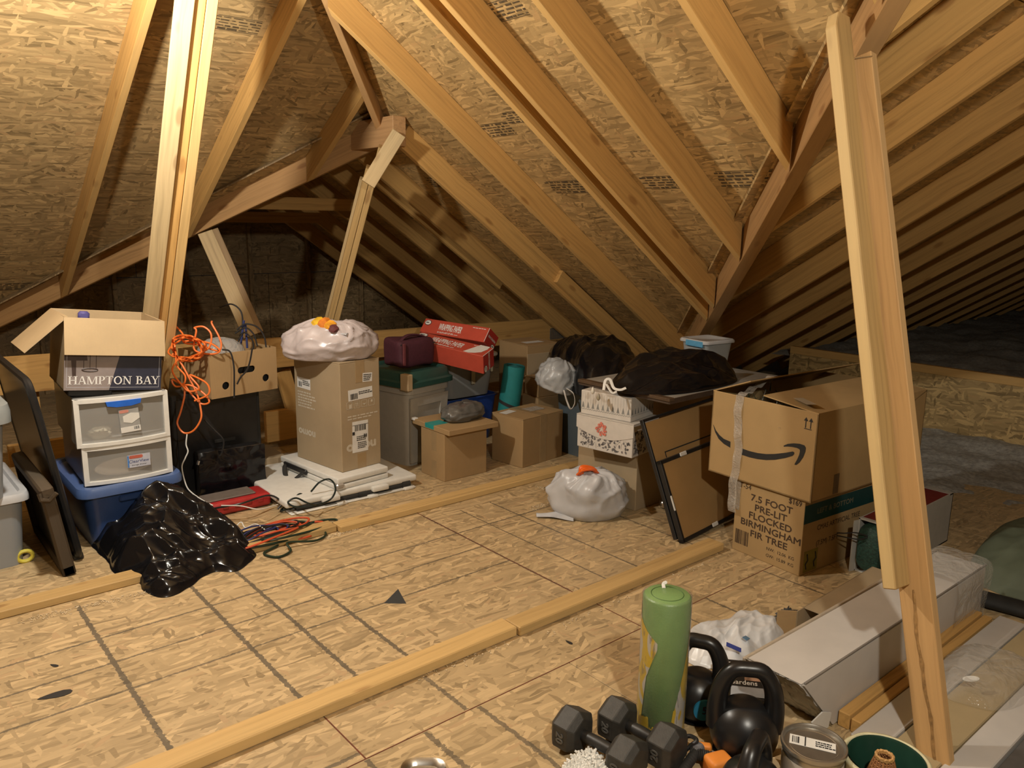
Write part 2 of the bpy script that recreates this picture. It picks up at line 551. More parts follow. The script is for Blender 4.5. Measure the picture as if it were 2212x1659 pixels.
# ---- roof
ceiling = tag(bpy.data.objects.new('ceiling', None), kind='structure')
place(ceiling, I4)
MB_, MC_, MR_ = 0.69, 0.635, 0.65
ZB, ZL, ZR = 3.809, 4.845, 2.92
def zB(x): return ZB - MB_ * x
def zC(y): return ZL - MC_ * y
def zR(y): return ZR - MR_ * y
RD = 0.14
def deck(poly, axis, zf, slope, offs, mat, seams, along, name='osb_panel', gap=0.0025):
    """sheathing panels on a roof plane. axis 'x': falls with x."""
    cs = 1 / math.sqrt(1 + slope * slope)
    vo = RD / cs
    if axis == 'x':
        org = V((0, 0, zf(0) + vo)); ex = V((0, 1, 0)); ey = V((cs, 0, -slope * cs))
        tl = lambda p: (p[1], p[0] / cs)
    else:
        org = V((0, 0, zf(0) + vo)); ex = V((1, 0, 0)); ey = V((0, cs, -slope * cs))
        tl = lambda p: (p[0], p[1] / cs)
    ez = ex.cross(ey)
    if ez.z < 0: ez = -ez
    if ex.cross(ey).dot(ez) < 0:  # keep right handed by swapping sign of ex
        ex2 = ey; ey2 = ex
        q = [(tl(p)[1], tl(p)[0]) for p in poly]; sw = True
    else:
        ex2, ey2, q, sw = ex, ey, [tl(p) for p in poly], False
    area = sum(q[i][0] * q[(i + 1) % len(q)][1] - q[(i + 1) % len(q)][0] * q[i][1] for i in range(len(q)))
    if area < 0: q = q[::-1]
    M = axes(org, ex2, ey2, ez)
    s0, step = seams[0] / cs, 1.2192
    k0 = -12
    for j in range(k0, 12):
        a0, a1 = s0 + j * step, s0 + (j + 1) * step
        st = along + (1.2192 if j % 2 else 0)
        for i in range(-10, 10):
            b0, b1 = st + i * 2.4384, st + (i + 1) * 2.4384
            r = [(b0 + gap, a0 + gap), (b1 - gap, a0 + gap), (b1 - gap, a1 - gap), (b0 + gap, a1 - gap)]
            if sw: r = [(y_, x_) for x_, y_ in r][::-1]
            r = clip_convex(r, q)
            if not r: continue
            cx = sum(p[0] for p in r) / len(r); cy = sum(p[1] for p in r) / len(r)
            m = MB(); m.prism([(p[0] - cx, p[1] - cy) for p in r], 0, 0.011)
            m.out(name, mat, ceiling, M @ Matrix.Translation((cx, cy, 0)))
M_osbx = mat_osb('osb_deck_cross', (0.50, 0.335, 0.145), flip=True)
deck([(-2.25, -.5), (.80, -.5), (5.6, 4.35), (2.65, 4.35)], 'x', zB, MB_, 0, M_osbx, (3.068,), 0.582)
deck([(2.65, 4.35), (5.5, 4.35), (5.5, 7.75), (2.65, 7.75)], 'x', zB, MB_, 0, M_osbx, (3.068,), 0.582)
deck([(-3, -.5), (-2.25, -.5), (2.92, 4.67), (.0, 7.65), (-3, 7.65)], 'y', zC, MC_, 0, M_osb, (4.94,), 1.19)
deck([(.72, -.5), (16, -.5), (16, 4.5), (5.5, 4.5)], 'y', zR, MR_, 0, M_osb, (2.2,), 2.6)
zD = lambda x: 2 * 0.0 + ZB - MB_ * (5.3 - x)
def rafter(p0, p1, n, w=RD, t=0.038, mat=None, name='rafter', cuts=()):
    """p0,p1 on the bottom edge's centre line; n = roof normal"""
    n = V(n).normalized()
    lumber(name, V(p0) + n * w / 2, V(p1) + n * w / 2, w, t, n, ceiling, mat or M_wood, cuts=cuts)
nB, nC, nR, nD = V((MB_, 0, 1)), V((0, MC_, 1)), V((0, MR_, 1)), V((-MB_, 0, 1))
vx = lambda y: y + 1.19 - 0.012 * (y - 1)
for y_ in (4.268, 3.657, 3.039, 2.89, 2.429, 1.836, 1.226, 0.616):
    yc = y_ - 0.019
    xa = max(yc - 1.80, -2.2) if y_ < 4.2 else 2.68
    xb = vx(yc) + .25 if y_ < 3.8 else 5.45
    cu = [((-1.70, 0, 0), (-1, 1, 0))] if y_ < 4.2 else []
    if y_ < 3.8: cu.append(((vx(yc) - .008, yc, 0), (1, -1, 0)))
    rafter((xa, yc, zB(xa)), (xb, yc, zB(xb)), nB, cuts=cu)
for y_ in (4.863, 5.46, 6.08, 6.72, 7.40):
    rafter((2.69, y_ - .019, zB(2.69)), (5.45, y_ - .019, zB(5.45)), nB)
# sister boards
rafter((2.9, 5.025, zB(2.9) + .01), (4.12, 5.025, zB(4.12) + .01), nB, w=0.12)
rafter((3.98, 4.21, zB(3.98) + .03), (5.4, 4.21, zB(5.4) + .03), nB, w=0.1)
for x_ in (-1.815, -1.205, -0.595, 0.015, 0.62, 1.209, 1.841, 2.44):
    xc = x_ - 0.019
    ya = max(xc + 1.60, -.4)
    yb = 7.29 - xc + .2
    rafter((xc, ya, zC(ya)), (xc, yb, zC(yb)), nC, cuts=[((0, 7.284, 0), (1, 1, 0)), ((-1.756, 0, 0), (1, -1, 0))])
SX = [0.72, 1.3, 1.95, 2.62, 2.985, 3.54, 4.19, 4.87, 5.45, 6.19, 6.9, 7.55, 8.2, 8.85, 9.5, 10.15, 10.8, 11.45, 12.1, 12.75, 13.4, 14.05, 14.7]
for x_ in SX:
    xc = x_ - .019
    yb = min(xc - 1.1, 4.45)
    if yb < -.35: continue
    rafter((xc, -.45, zR(-.45)), (xc, yb, zR(yb)), nR, cuts=[((1.30, 0, 0), (-1, 1, 0))])
for y_ in (5.0, 5.6, 6.2, 6.8, 7.4):
    xe = 7.43 - y_
    rafter((2.6, y_, zD(2.6)), (xe, y_, zD(xe)), nD)
# dormer left slope sheathing
m = MB(); m.prism([(2.65, 4.4), (2.65, 7.75), (-.4, 7.75), (-.4, 7.6)][::-1], 0, 0.01)
for v in m.b.verts: v.co.z += zD(v.co.x) + .19
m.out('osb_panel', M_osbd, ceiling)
# valley beam (right), left valley beam, hip beam, ridge
def slope_beam(p0, p1, side, depth, t, mat, name):
    p0, p1 = V(p0), V(p1)
    up = V((0, 0, 1)); x = (p1 - p0).normalized()
    n = (up - x * up.dot(x)).normalized()
    s = V(side).normalized()
    lumber(name, p0 + n * depth / 2 + s * t / 2, p1 + n * depth / 2 + s * t / 2, depth, t, n, ceiling, mat)
a, b = V((2.397, 1.187, 2.155)), V((4.446, 3.289, 0.742))
dv = (b - a).normalized()
slope_beam(a - dv * 2.9, b + dv * 1.1, (1, -1, 0), 0.185, 0.07, M_beam, 'valley_beam')
a, b = V((2.74, 4.551, 1.964)), V((0.847, 6.467, 0.751))
dv = (b - a).normalized()
slope_beam(a, b + dv * 1.2, (1, 1, 0), 0.2, 0.04, M_beam, 'valley_beam')
a, b = V((1.904, 3.656, 2.522)), V((2.66, 4.42, 2.02))
dv = (b - a).normalized()
slope_beam(a - dv * 4.5, b, (1, -1, 0), 0.17, 0.04, M_beam, 'hip_beam')
rb_ = onY(863, 283, 4.18)
lumber('ridge_beam', rb_, (rb_.x, 7.7, rb_.z), 0.17, 0.09, (0, 0, 1), ceiling, mat_wood('fir_end', (0.50, 0.30, 0.14)))
# collar ties in the dark dormer
lumber('collar_tie', (1.9, 5.55, 1.62), (3.2, 5.55, 1.62), 0.09, 0.038, (0, 0, 1), ceiling, M_wood)
lumber('collar_tie', (1.9, 6.7, 1.52), (3.4, 6.7, 1.52), 0.09, 0.038, (0, 0, 1), ceiling, M_wood)

# ---- walls that close the attic
def wall(name, pts, panels=None, mat=None):
    m = MB(); m.poly(pts)
    o = m.out(name, mat or M_osbd)
    tag(o, kind='structure')
    return o
wb = tag(bpy.data.objects.new('wall_back', None), kind='structure'); place(wb, I4)
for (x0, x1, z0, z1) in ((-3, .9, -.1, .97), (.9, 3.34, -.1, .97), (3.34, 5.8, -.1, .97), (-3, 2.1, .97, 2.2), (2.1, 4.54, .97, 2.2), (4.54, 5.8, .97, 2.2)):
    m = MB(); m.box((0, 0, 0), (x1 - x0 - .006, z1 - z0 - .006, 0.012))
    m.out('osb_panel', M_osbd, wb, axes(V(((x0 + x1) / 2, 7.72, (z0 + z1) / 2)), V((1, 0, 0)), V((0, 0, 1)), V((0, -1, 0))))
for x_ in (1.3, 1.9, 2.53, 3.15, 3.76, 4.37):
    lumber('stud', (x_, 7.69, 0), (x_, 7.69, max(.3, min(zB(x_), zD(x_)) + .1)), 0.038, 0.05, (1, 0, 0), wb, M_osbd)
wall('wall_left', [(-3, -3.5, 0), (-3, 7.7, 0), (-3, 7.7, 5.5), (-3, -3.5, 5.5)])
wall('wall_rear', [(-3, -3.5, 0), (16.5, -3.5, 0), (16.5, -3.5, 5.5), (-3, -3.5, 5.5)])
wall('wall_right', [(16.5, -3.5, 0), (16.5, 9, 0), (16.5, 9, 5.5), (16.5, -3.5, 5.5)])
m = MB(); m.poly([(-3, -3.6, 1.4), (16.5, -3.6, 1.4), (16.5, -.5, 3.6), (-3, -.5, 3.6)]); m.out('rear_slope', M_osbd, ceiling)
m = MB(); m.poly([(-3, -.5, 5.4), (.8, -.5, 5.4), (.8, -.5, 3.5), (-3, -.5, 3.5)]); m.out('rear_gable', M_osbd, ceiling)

# grade stamps on the underside of the sheathing (unreadable print)
def deck_stamp(c, axis, sl, w, h, seed):
    cs = 1 / math.sqrt(1 + sl * sl)
    ex, ey = (V((0, 1, 0)), V((cs, 0, -sl * cs))) if axis == 'x' else (V((1, 0, 0)), V((0, cs, -sl * cs)))
    n = ex.cross(ey)
    if n.z > 0: ex = -ex; n = -n
    r = random.Random(seed); m = MB()
    for i in range(5):
        x = -w / 2
        while x < w / 2:
            b = r.uniform(.012, .05); m.box((x + b / 2, (i - 2) * h / 5, .0004), (b, h / 5 * r.uniform(.25, .6), .0004)); x += b + r.uniform(.006, .02)
    for y in (-h / 2, h / 2): m.box((0, y, .0004), (w, .003, .0004))
    m.out('grade_stamp', M_stamp, ceiling, axes(V(c) + n * .001, ex, ey, n))
M_stamp = mat_plain('stamp_ink', (.10, .07, .035), .8, var=.4, scale=40)
VO = RD * math.sqrt(1 + MB_ * MB_)
for i, (x_, y_, w, h) in enumerate(((3.27, 2.62, .34, .10), (3.265, 2.14, .38, .12), (3.28, 3.32, .40, .11), (3.2, 4.5, .3, .1), (2.30, 2.78, .22, .10), (2.86, 3.50, .22, .10), (2.80, 3.30, .12, .08))):
    deck_stamp((x_, y_, zB(x_) + VO), 'x', MB_, w, h, i)
deck_stamp((1.66, 4.05, zC(4.05) + RD * math.sqrt(1 + MC_ * MC_)), 'y', MC_, .22, .09, 9)
deck_stamp((.95, 6.25, zC(6.25) + RD * math.sqrt(1 + MC_ * MC_)), 'y', MC_, .5, .09, 10)
# ------------------------------------------------------------------ shared object helpers
def put(me_obj, name, parent, M): return None
M_card = mat_card('cardboard', (0.40, 0.265, 0.13))
M_cardl = mat_card('cardboard_light', (0.50, 0.37, 0.215))
M_cardg = mat_card('cardboard_grey', (0.40, 0.305, 0.19))
M_tape = mat_plain('packing_tape', (0.36, 0.25, 0.13), 0.22, var=0.05)
M_tapec = mat_clear('clear_tape', (0.6, 0.55, 0.48), 0.55, 0.15, 0.6, 30)
M_paper = mat_plain('white_paper', (0.72, 0.71, 0.68), 0.55, var=0.04)
M_ink = mat_plain('black_ink', (0.02, 0.02, 0.022), 0.6, var=0.05)
M_inkb = mat_plain('brown_ink', (0.06, 0.035, 0.02), 0.7, var=0.05)
M_white = mat_plain('white_plastic', (0.72, 0.71, 0.67), 0.45, var=0.05, bump=0.05)
M_whitep = mat_plain('white_print', (0.75, 0.74, 0.72), 0.6, var=0.03)
M_black = mat_plain('black_plastic', (0.014, 0.014, 0.015), 0.4, var=0.2)
M_blackm = mat_plain('black_matte', (0.022, 0.022, 0.021), 0.75, var=0.2)
M_steel = mat_plain('steel', (0.6, 0.6, 0.58), 0.3, 1.0, var=0.08)
M_blkbag = mat_bag('black_bag', (0.006, 0.006, 0.0075), 0.17, scale=6, strength=0.16, spec=0.4)
M_whtbag = mat_bag('white_bag', (0.50, 0.51, 0.54), 0.36, scale=5, strength=0.15)
M_pnkbag = mat_bag('cloudy_bag', (0.60, 0.53, 0.53), 0.3, scale=8, strength=0.35, trans=0.12)

def frontM(x=0, z=0, e=0.0006, y0=0):  # plane on the -Y face, local x right, y up
    return axes(V((x, y0 - e, z)), V((1, 0, 0)), V((0, 0, 1)), V((0, -1, 0)))
def leftM(y=0, z=0, e=0.0006, x0=0):   # plane on the -X face
    return axes(V((x0 - e, y, z)), V((0, -1, 0)), V((0, 0, 1)), V((-1, 0, 0)))
def topM(x=0, y=0, z=0, e=0.0006, rz=0):
    return Matrix.Translation((x, y, z + e)) @ Matrix.Rotation(math.radians(rz), 4, 'Z')

_txt = {}
def text_mesh(s, size, sx=1.0, bold=0.0):
    key = (s, size, sx, bold)
    if key in _txt: return _txt[key]
    c = bpy.data.curves.new('txt', 'FONT')
    c.body = s; c.size = size; c.align_x = 'CENTER'; c.align_y = 'CENTER'
    c.resolution_u = 3
    o = bpy.data.objects.new('txt', c)
    COL.objects.link(o)
    bpy.context.view_layer.update()
    me = bpy.data.meshes.new_from_object(o.evaluated_get(bpy.context.evaluated_depsgraph_get()))
    bpy.data.objects.remove(o)
    bpy.data.curves.remove(c)
    if sx != 1: me.transform(Matrix.Diagonal((sx, 1, 1, 1)))
    if bold:   # heavier strokes: the same letters struck again, a hair apart
        bm = bmesh.new()
        for i, (dx, dy) in enumerate(((-1, 0), (1, 0), (0, 1), (0, -1))):
            m2 = me.copy(); m2.transform(Matrix.Translation((dx * bold, dy * bold, i * .00004))); bm.from_mesh(m2); bpy.data.meshes.remove(m2)
        bm.to_mesh(me); bm.free()
    _txt[key] = me
    return me
def text(s, size, mat, parent, M, sx=1.0, bold=0.0, name='lettering'):
    """flat print on a surface; M is in the parent's frame"""
    me = text_mesh(s, size, sx, bold).copy()
    me.materials.clear(); me.materials.append(mat)
    o = bpy.data.objects.new(name, me)
    return place(o, MW[parent] @ M, parent)
def quad(name, mat, parent, M, w, h, t=0.0004, r=0.0):
    m = MB()
    if r: m.prism(rrect(w, h, r, 3), 0, t)
    else: m.box((0, 0, t / 2), (w, h, t))
    return m.out(name, mat, parent, MW[parent] @ M)
def bars(parent, M, w, h, seed, n=22, mat=None, name='barcode'):
    r = random.Random(seed); m = MB(); x = -w / 2
    while x < w / 2:
        b = r.choice((.5, .5, 1, 1.5)) * w / n
        m.box((x + b / 2, 0, 0.0002), (b, h, 0.0003)); x += b + r.choice((.5, .7, 1.2)) * w / n
    return m.out(name, mat or M_ink, parent, MW[parent] @ M)
def scribble(parent, M, w, h, rows, seed, mat=None, name='print'):
    """rows of unreadable small print"""
    r = random.Random(seed); m = MB()
    for i in range(rows):
        y = h / 2 - (i + .5) * h / rows; x = -w / 2
        while x < w / 2 * r.uniform(.5, 1):
            b = r.uniform(.06, .2) * w
            m.box((x + b / 2, y, 0.0002), (b, h / rows * .5, 0.0003)); x += b + .035 * w
    return m.out(name, mat or M_ink, parent, MW[parent] @ M)

def carton_body(t, w, d, h, mat, name='body', bev=0.004):
    return MB().box2((0, 0, 0), (w, d, h), bev=bev, seg=2).out(name, mat, t)
def carton(label, M, w, d, h, mat, group=None, tape='y', name='cardboard_box', tm=None, flaps=True, front_tape=True, low=0.35):
    t = thing(name, label, 'box', M, group)
    carton_body(t, w, d, h - .006, mat)
    if flaps:
        if tape == 'y':
            MB().box2((0, 0, h - .006), (w / 2 - .0015, d, h), bev=.001).out('flap', mat, t)
            MB().box2((w / 2 + .0015, 0, h - .006), (w, d, h), bev=.001).out('flap', mat, t)
        else:
            MB().box2((0, 0, h - .006), (w, d / 2 - .0015, h), bev=.001).out('flap', mat, t)
            MB().box2((0, d / 2 + .0015, h - .006), (w, d, h), bev=.001).out('flap', mat, t)
    if tape:
        if tape == 'y': bx = [((w / 2 - .03, -.0008, h), (w / 2 + .03, d, h + .0008)), ((w / 2 - .03, -.0008, h * (1 - low)), (w / 2 + .03, 0, h)), ((w / 2 - .03, -.0008, 0), (w / 2 + .03, 0, h * low * .7))]
        else: bx = [((-.0008, d / 2 - .03, h), (w, d / 2 + .03, h + .0008)), ((-.0008, d / 2 - .03, h * (1 - low)), (0, d / 2 + .03, h)), ((-.0008, d / 2 - .03, 0), (0, d / 2 + .03, h * low * .7))]
        for p0, p1 in bx[:3 if front_tape and low < 1 else (2 if front_tape else 1)]: MB().box2(p0, p1).out('tape', tm or M_tape, t)
    return t

def tub_mesh(w0, d0, w1, d1, h, r=0.04, t=0.003, rim=0.0):
    m = MB()
    a, b = rrect(w0, d0, r), rrect(w1, d1, r)
    rs = [(a, 0), (b, h)]
    if rim: rs += [(rrect(w1 + rim, d1 + rim, r), h), (rrect(w1 + rim, d1 + rim, r), h + .008)]
    hh = h + (.008 if rim else 0)
    rs += [(rrect(w1 - 2 * t, d1 - 2 * t, r), hh), (rrect(w0 - 2 * t, d0 - 2 * t, r), t)]
    m.rings(rs)
    return m
def lid_mesh(w, d, h=0.03, r=0.05, crown=0.012, skirt=0.0):
    m = MB()
    m.rings([(rrect(w, d, r), 0), (rrect(w, d, r), h * .6), (rrect(w - .012, d - .012, r), h), (rrect(w - .06, d - .06, r), h), (rrect(w - .075, d - .075, r), h - crown)])
    return m

def rid(p, s):
    return 1 - 2 * abs(noise.noise(p * s))
def blob(rx, ry, h, seed, amp=0.03, nu=96, nv=56, folds=14, foldamp=0.05, knot=(0, 0), flat=0.12, sharp=2.2, sag=0.0, scale=6):
    """a filled plastic bag standing on z=0, folds running up to a knot"""
    m = MB(); sd = V((seed * 3.7, seed * 1.3, seed * 7.1))
    def fn(u, v):
        a = u * 2 * math.pi
        ph = (v - .5) * math.pi
        cs = abs(math.cos(ph)) ** .75
        sn = math.sin(ph)
        x, y, z = math.cos(a) * cs, math.sin(a) * cs, sn
        p = V((x, y, z))
        R_ = min(rx, ry)
        k = 1 + amp / R_ * (noise.noise(p * 1.7 + sd) * .9 + max(0, rid(p + sd, scale * .4) - .35) * .9)
        f = max(0, v - .40) / .60
        w = a * folds / 2 + 2.2 * noise.noise(p * 1.6 + sd)
        rg = (1 - abs(math.sin(w))) ** 2 + .5 * (1 - abs(math.sin(w * 1.7 + 1))) ** 2
        k *= 1 + foldamp / R_ * f * (1 - f * .5) * (rg - .45)
        zz = (z * .5 + .5)
        zz = max(0, (zz - flat) / (1 - flat))
        px = knot[0] * f ** 1.5; py = knot[1] * f ** 1.5
        zz = zz * h * (1 + amp / h * (noise.noise(p * 2.3 + sd * 3) + .5 * rg * f) * (1 if zz > .05 else 0))
        return V((x * rx * k + px, y * ry * k + py, max(0, zz)))
    m.grid(fn, nu, nv, cu=True)
    bmesh.ops.remove_doubles(m.b, verts=m.b.verts[:], dist=1e-5)
    return m
def vor(p, s):
    q = p * s
    q = q + V(noise.noise_vector(q * .8)) * .35
    return noise.voronoi(q)[0][0] * 1.6
def drape(bound, hfun, seed, amp=0.02, nu=120, nv=40, scale=7, lat=0.015, an=None, plateau=6):
    """crumpled film: boundary loop of (x, y), height function, ridged creases"""
    m = MB(); sd = V((seed * 5.1, seed * 2.3, seed))
    P = smooth_path([V((b[0], b[1], b[2] if len(b) > 2 else 0)) for b in bound], 12, closed=True)
    c = sum(P, V()) / len(P)
    n = len(P)
    def at(u):
        f = u * n; i = int(f) % n; t = f - int(f)
        return P[i] * (1 - t) + P[(i + 1) % n] * t
    def fn(u, v):
        r = v
        q = c + (at(u) - c) * r
        pp = V((q.x, q.y, 0)) + sd
        if an is not None:
            ca_, sa_ = math.cos(an), math.sin(an)
            pp = V(((q.x * ca_ + q.y * sa_) * .6, (-q.x * sa_ + q.y * ca_) * 1.35, 0)) + sd
        e = min(1.0, (1 - r) * 5)
        z = q.z * r + hfun(q.x, q.y) * (1 - r ** plateau) + amp * (vor(pp, scale) * 1.0 + vor(pp + sd, scale * 2.4) * .45 - .35) * (.25 + .75 * e)
        lx = lat * noise.noise(pp * scale * 1.3); ly = lat * noise.noise(pp * scale * 1.3 + V((9, 9, 9)))
        if r > .985: z = q.z + .002
        return V((q.x + lx, q.y + ly, max(.002, z)))
    m.grid(fn, nu, nv, cu=True)
    bmesh.ops.remove_doubles(m.b, verts=m.b.verts[:], dist=1e-5)
    return m

# ================================================================== STRUTS
def line_pts(a, b, z0=None, top=None):
    """extend the line through a, b down to z0 and up to parameter top"""
    a, b = V(a), V(b)
    d = a - b
    lo = b + d * ((z0 - b.z) / d.z) if z0 is not None else b
    hi = b + d * top if top else a
    return lo, hi
# left post: three plies
a, b = dep(427, 0, 3.2), dep(346, 700, 4.05)
lo, hi = line_pts(a, b, 0.0, 1.22)
t = thing('roof_post', 'pale three-ply wooden post rising behind the open box printed with a bay photo', 'post', Matrix.Translation(lo))
x = (hi - lo).normalized()
toC = (CAM - (lo + hi) / 2); toC = (toC - x * toC.dot(x)).normalized()
sd = toC.cross(x).normalized()
if sd.dot(CR) < 0: sd = -sd
rot = math.radians(-6)
sd2 = sd * math.cos(rot) + toC * math.sin(rot); fc = toC * math.cos(rot) - sd * math.sin(rot)
M_postg = mat_wood('spruce_grey', (0.50, 0.385, 0.21))
for off, w, dp, back, mm in ((-.045, .074, .038, -.004, M_postg), (.0145, .041, .089, -.022, M_wood), (.0585, .043, .089, -.012, M_post)):
    o_ = sd2 * off + fc * (back - dp / 2)
    lumber('plank', lo + o_, hi + o_, w, dp, sd2, t, mm)
# right post
a, b = dep(1856, 125, 2.42), dep(1984, 1300, 2.30)
lo, hi = line_pts(a, b, 0.0, None)
t = thing('roof_post', 'leaning two-board post with bark edge beside the long white box', 'post', Matrix.Translation(lo))
Yv, Xv = V((0, 1, 0)), V((1, 0, 0))
lumber('plank', lo, hi, .089, .038, Yv, t, mat_wood('spruce_brown', (.47, .295, .13)))
f1, f2 = (V(dep(1831, 40, 2.36)), V(dep(1946, 1258, 2.22)))
o_ = V((-.02 - .0445, .0, 0))
x = (hi - lo).normalized()
def onl(py):  # point of the rear plank whose picture row is py
    best = min((abs(((lo + (hi - lo) * k / 400) - CAM).dot(CD) / ((lo + (hi - lo) * k / 400) - CAM).dot(CF) * FPX + H / 2 - py), k) for k in range(-40, 460))
    return lo + (hi - lo) * best[1] / 400
p0, p1 = onl(1262) + V((-.066, .0275, 0)), onl(52) + V((-.066, .0275, 0.02))
L = (p1 - p0).length
m = MB(); m.prism([(0, -.0445), (L - .05, -.0445), (L, -.02), (L, .0445), (0, .0445)], -.019, .019)
xx = (p1 - p0).normalized(); yy = (V((-1, 0, 0)) - xx * V((-1, 0, 0)).dot(xx)).normalized()
bmesh.ops.bevel(m.b, geom=m.b.edges[:], offset=.003, segments=1, affect='EDGES')
pl = m.out('plank', M_post, t, axes(p0, xx, -yy, xx.cross(-yy)))
# wane along the foot of the rear plank
m = MB(); pts = []
for k in range(26):
    s_ = k / 25 * .52
    q = lo + x * s_
    pts.append(q + V((-.0195, .004 + .008 * noise.noise(V((s_ * 9, 0, 0))) - .018 * (1 - k / 25) ** 2, 0)))
m.tube(pts, [.004 + .003 * noise.noise(V((k * .7, 3, 1))) for k in range(26)], 6)
m.out('bark_edge', mat_plain('bark', (.3, .17, .06), .9, var=.4, scale=60), t, I4, True)
nm = MB()
nm.tube([onl(128) + V((-.022, -.05, .0)), onl(128) + V((-.024, .0, .0))], .0016, 6)
nm.out('nail', M_steel, t, I4)
def stamp_rows(t, M, w, h, s):
    return scribble(t, M, w, h, 4, s, M_inkb, 'stamp')
# middle strut under the hip
a, b = V((2.58, 4.26, 2.0)), onY(709, 735, 4.86)
t = thing('roof_strut', 'double two-by-four strut under the hip end, behind the knotted bag on the tall box', 'strut', Matrix.Translation(V(b)))
b = V(b); d = (a - b); lo = b - d * (.06); hi = a
x = d.normalized(); toC = (CAM - b); toC = (toC - x * toC.dot(x)).normalized(); sd = toC.cross(x)
if sd.dot(CR) < 0: sd = -sd
lumber('plank', lo - sd * .02, b + d * .86 - sd * .02, .038, .089, sd, t, M_post)
lumber('plank', lo + sd * .0195, b + d * .96 + sd * .0195, .036, .08, sd, t, M_post)
lumber('plank', lo - sd * .049 - toC * .02, b + d * .8 - sd * .049 - toC * .02, .02, .07, sd, t, M_postg)
k0, k1 = onY(795, 398, 4.2), onY(862, 288, 4.12)
lumber('cleat', k0, k1, .085, .036, sd, t, M_postg)
# left strut
lo, hi = V(onY(549, 724, 4.99)), V((2.0, 5.3, 1.44))
hi = V(onY(450, 500, 5.28))
t = thing('roof_strut', 'two-plank strut leaning from the dark dormer valley down to the cross beam', 'strut', Matrix.Translation(lo))
x = (hi - lo).normalized(); toC = (CAM - lo); toC = (toC - x * toC.dot(x)).normalized(); sd = toC.cross(x)
if sd.dot(CR) < 0: sd = -sd
lumber('plank', lo - sd * .02, hi - sd * .02, .095, .038, sd, t, M_postg)
lumber('plank', lo + sd * .045 - toC * .03, hi + sd * .045 - toC * .03, .038, .089, sd, t, mat_wood('spruce_shaded', (.36, .25, .13)))  # shade on the strut's right side, put into a darker plank colour
# cross beam with plate, legs and blocking
t = thing('cross_beam', 'long wooden beam on edge crossing the dormer behind the boxes', 'beam', fr(.5, 4.92, 0))
m = MB(); m.prism([(0, .575), (4.62, .525), (4.62, .53), (4.24, .713), (0, .775)], -.019, .019)
m.out('plank', M_wood, t, axes(V((.5, 4.92, 0)), V((1, 0, 0)), V((0, 0, 1)), V((0, -1, 0))))
A_, B_ = V(onY(1190, 733, 4.89)), V(onY(1243, 705, 4.89))
m = MB(); w_, h_ = abs(B_.x - A_.x), abs(A_.z - B_.z)
c_ = (A_ + B_) / 2
for i in range(15): m.box((c_.x - w_ / 2 + w_ * i / 14, 4.899, c_.z), (.006, .003, h_))
for i in range(9): m.box((c_.x, 4.898, c_.z - h_ / 2 + h_ * i / 8), (w_, .003, .006))
m.out('nail_plate', mat_plain('galvanised', (.3, .32, .33), .45, .8), t, I4)
lumber('brace', onY(610, 800, 4.96), onY(640, 905, 4.96), .1, .038, (1, 0, 0), t, M_wood)
A_ = V(onY(573, 890, 4.95)); B_ = V(onY(642, 945, 4.95))
MB().box2((A_.x, 4.94, B_.z), (B_.x, 4.98, A_.z), bev=.003).out('block', M_wood, t, I4)
lumber('leg', (.75, 4.96, 0), (.75, 4.96, .6), .089, .038, (1, 0, 0), t, M_wood)
lumber('leg', (2.95, 4.96, 0), (2.95, 4.96, .56), .089, .038, (1, 0, 0), t, M_wood)
lumber('leg', (4.3, 4.96, 0), (4.3, 4.96, .53), .089, .038, (1, 0, 0), t, M_wood)
lumber('block', (.62, 4.965, .22), (1.0, 4.965, .22), .12, .038, (0, 0, 1), t, M_wood)

# ================================================================== LEFT CLUSTER
M_gtote = mat_clear('grey_clear', (0.42, 0.44, 0.46), 0.35, 0.4)
M_glid = mat_plain('grey_lid', (0.27, 0.29, 0.29), 0.45, var=.05)
M_wlid = mat_plain('white_lid', (0.55, 0.55, 0.56), 0.4, var=.05)
t = thing('storage_tote', 'clear tote with white lid standing on the floor, toys showing through', 'storage bin', fr(.28, 4.16, 0, 1))
tub_mesh(.44, .52, .48, .56, .30, .05).out('tub', M_gtote, t, None, True)
lid_mesh(.53, .61, .035).out('lid', M_wlid, t, MW[t] @ fr(0, 0, .300), True)
for i, (px, py, rr) in enumerate(((25, 1213, .035), (58, 1208, .03))):
    q = fl(px, py, .03) + V((0, .03, 0)); m = MB()
    m.tube([q + V((rr * math.cos(k / 16 * 6.283), .012, rr * .8 * math.sin(k / 16 * 6.283))) for k in range(17)], .009, 8)
    o = m.out('toy_ring', mat_plain('yellow_toy%d' % i, (.7, .6, .08), .4), None, I4, True)
    tag(o, ['yellow ring toy lying at the left inside the lower clear tote', 'yellow ring toy lying at the corner inside the lower clear tote'][i], 'toy')
t = thing('storage_tote', 'grey clear tote with grey lid on top of the toy tote', 'storage bin', fr(.235, 4.07, .336, 1))
tub_mesh(.42, .50, .47, .56, .335, .05).out('tub', M_gtote, t, None, True)
lid_mesh(.53, .63, .075, .07, .02).out('lid', M_glid, t, MW[t] @ fr(0, 0, .335), True)
for i in range(4):
    o = MB().box((0, 0, 0), (.3, .02, .05), bev=.004).out('folded_paper', M_paper, None, fr(.27, 3.86, .385 + i * .056, 1))
    tag(o, ('lowest', 'second lowest', 'second highest', 'topmost')[i] + ' white paper bundle seen through the upper grey tote', 'paper', 'paper bundles in the grey tote')
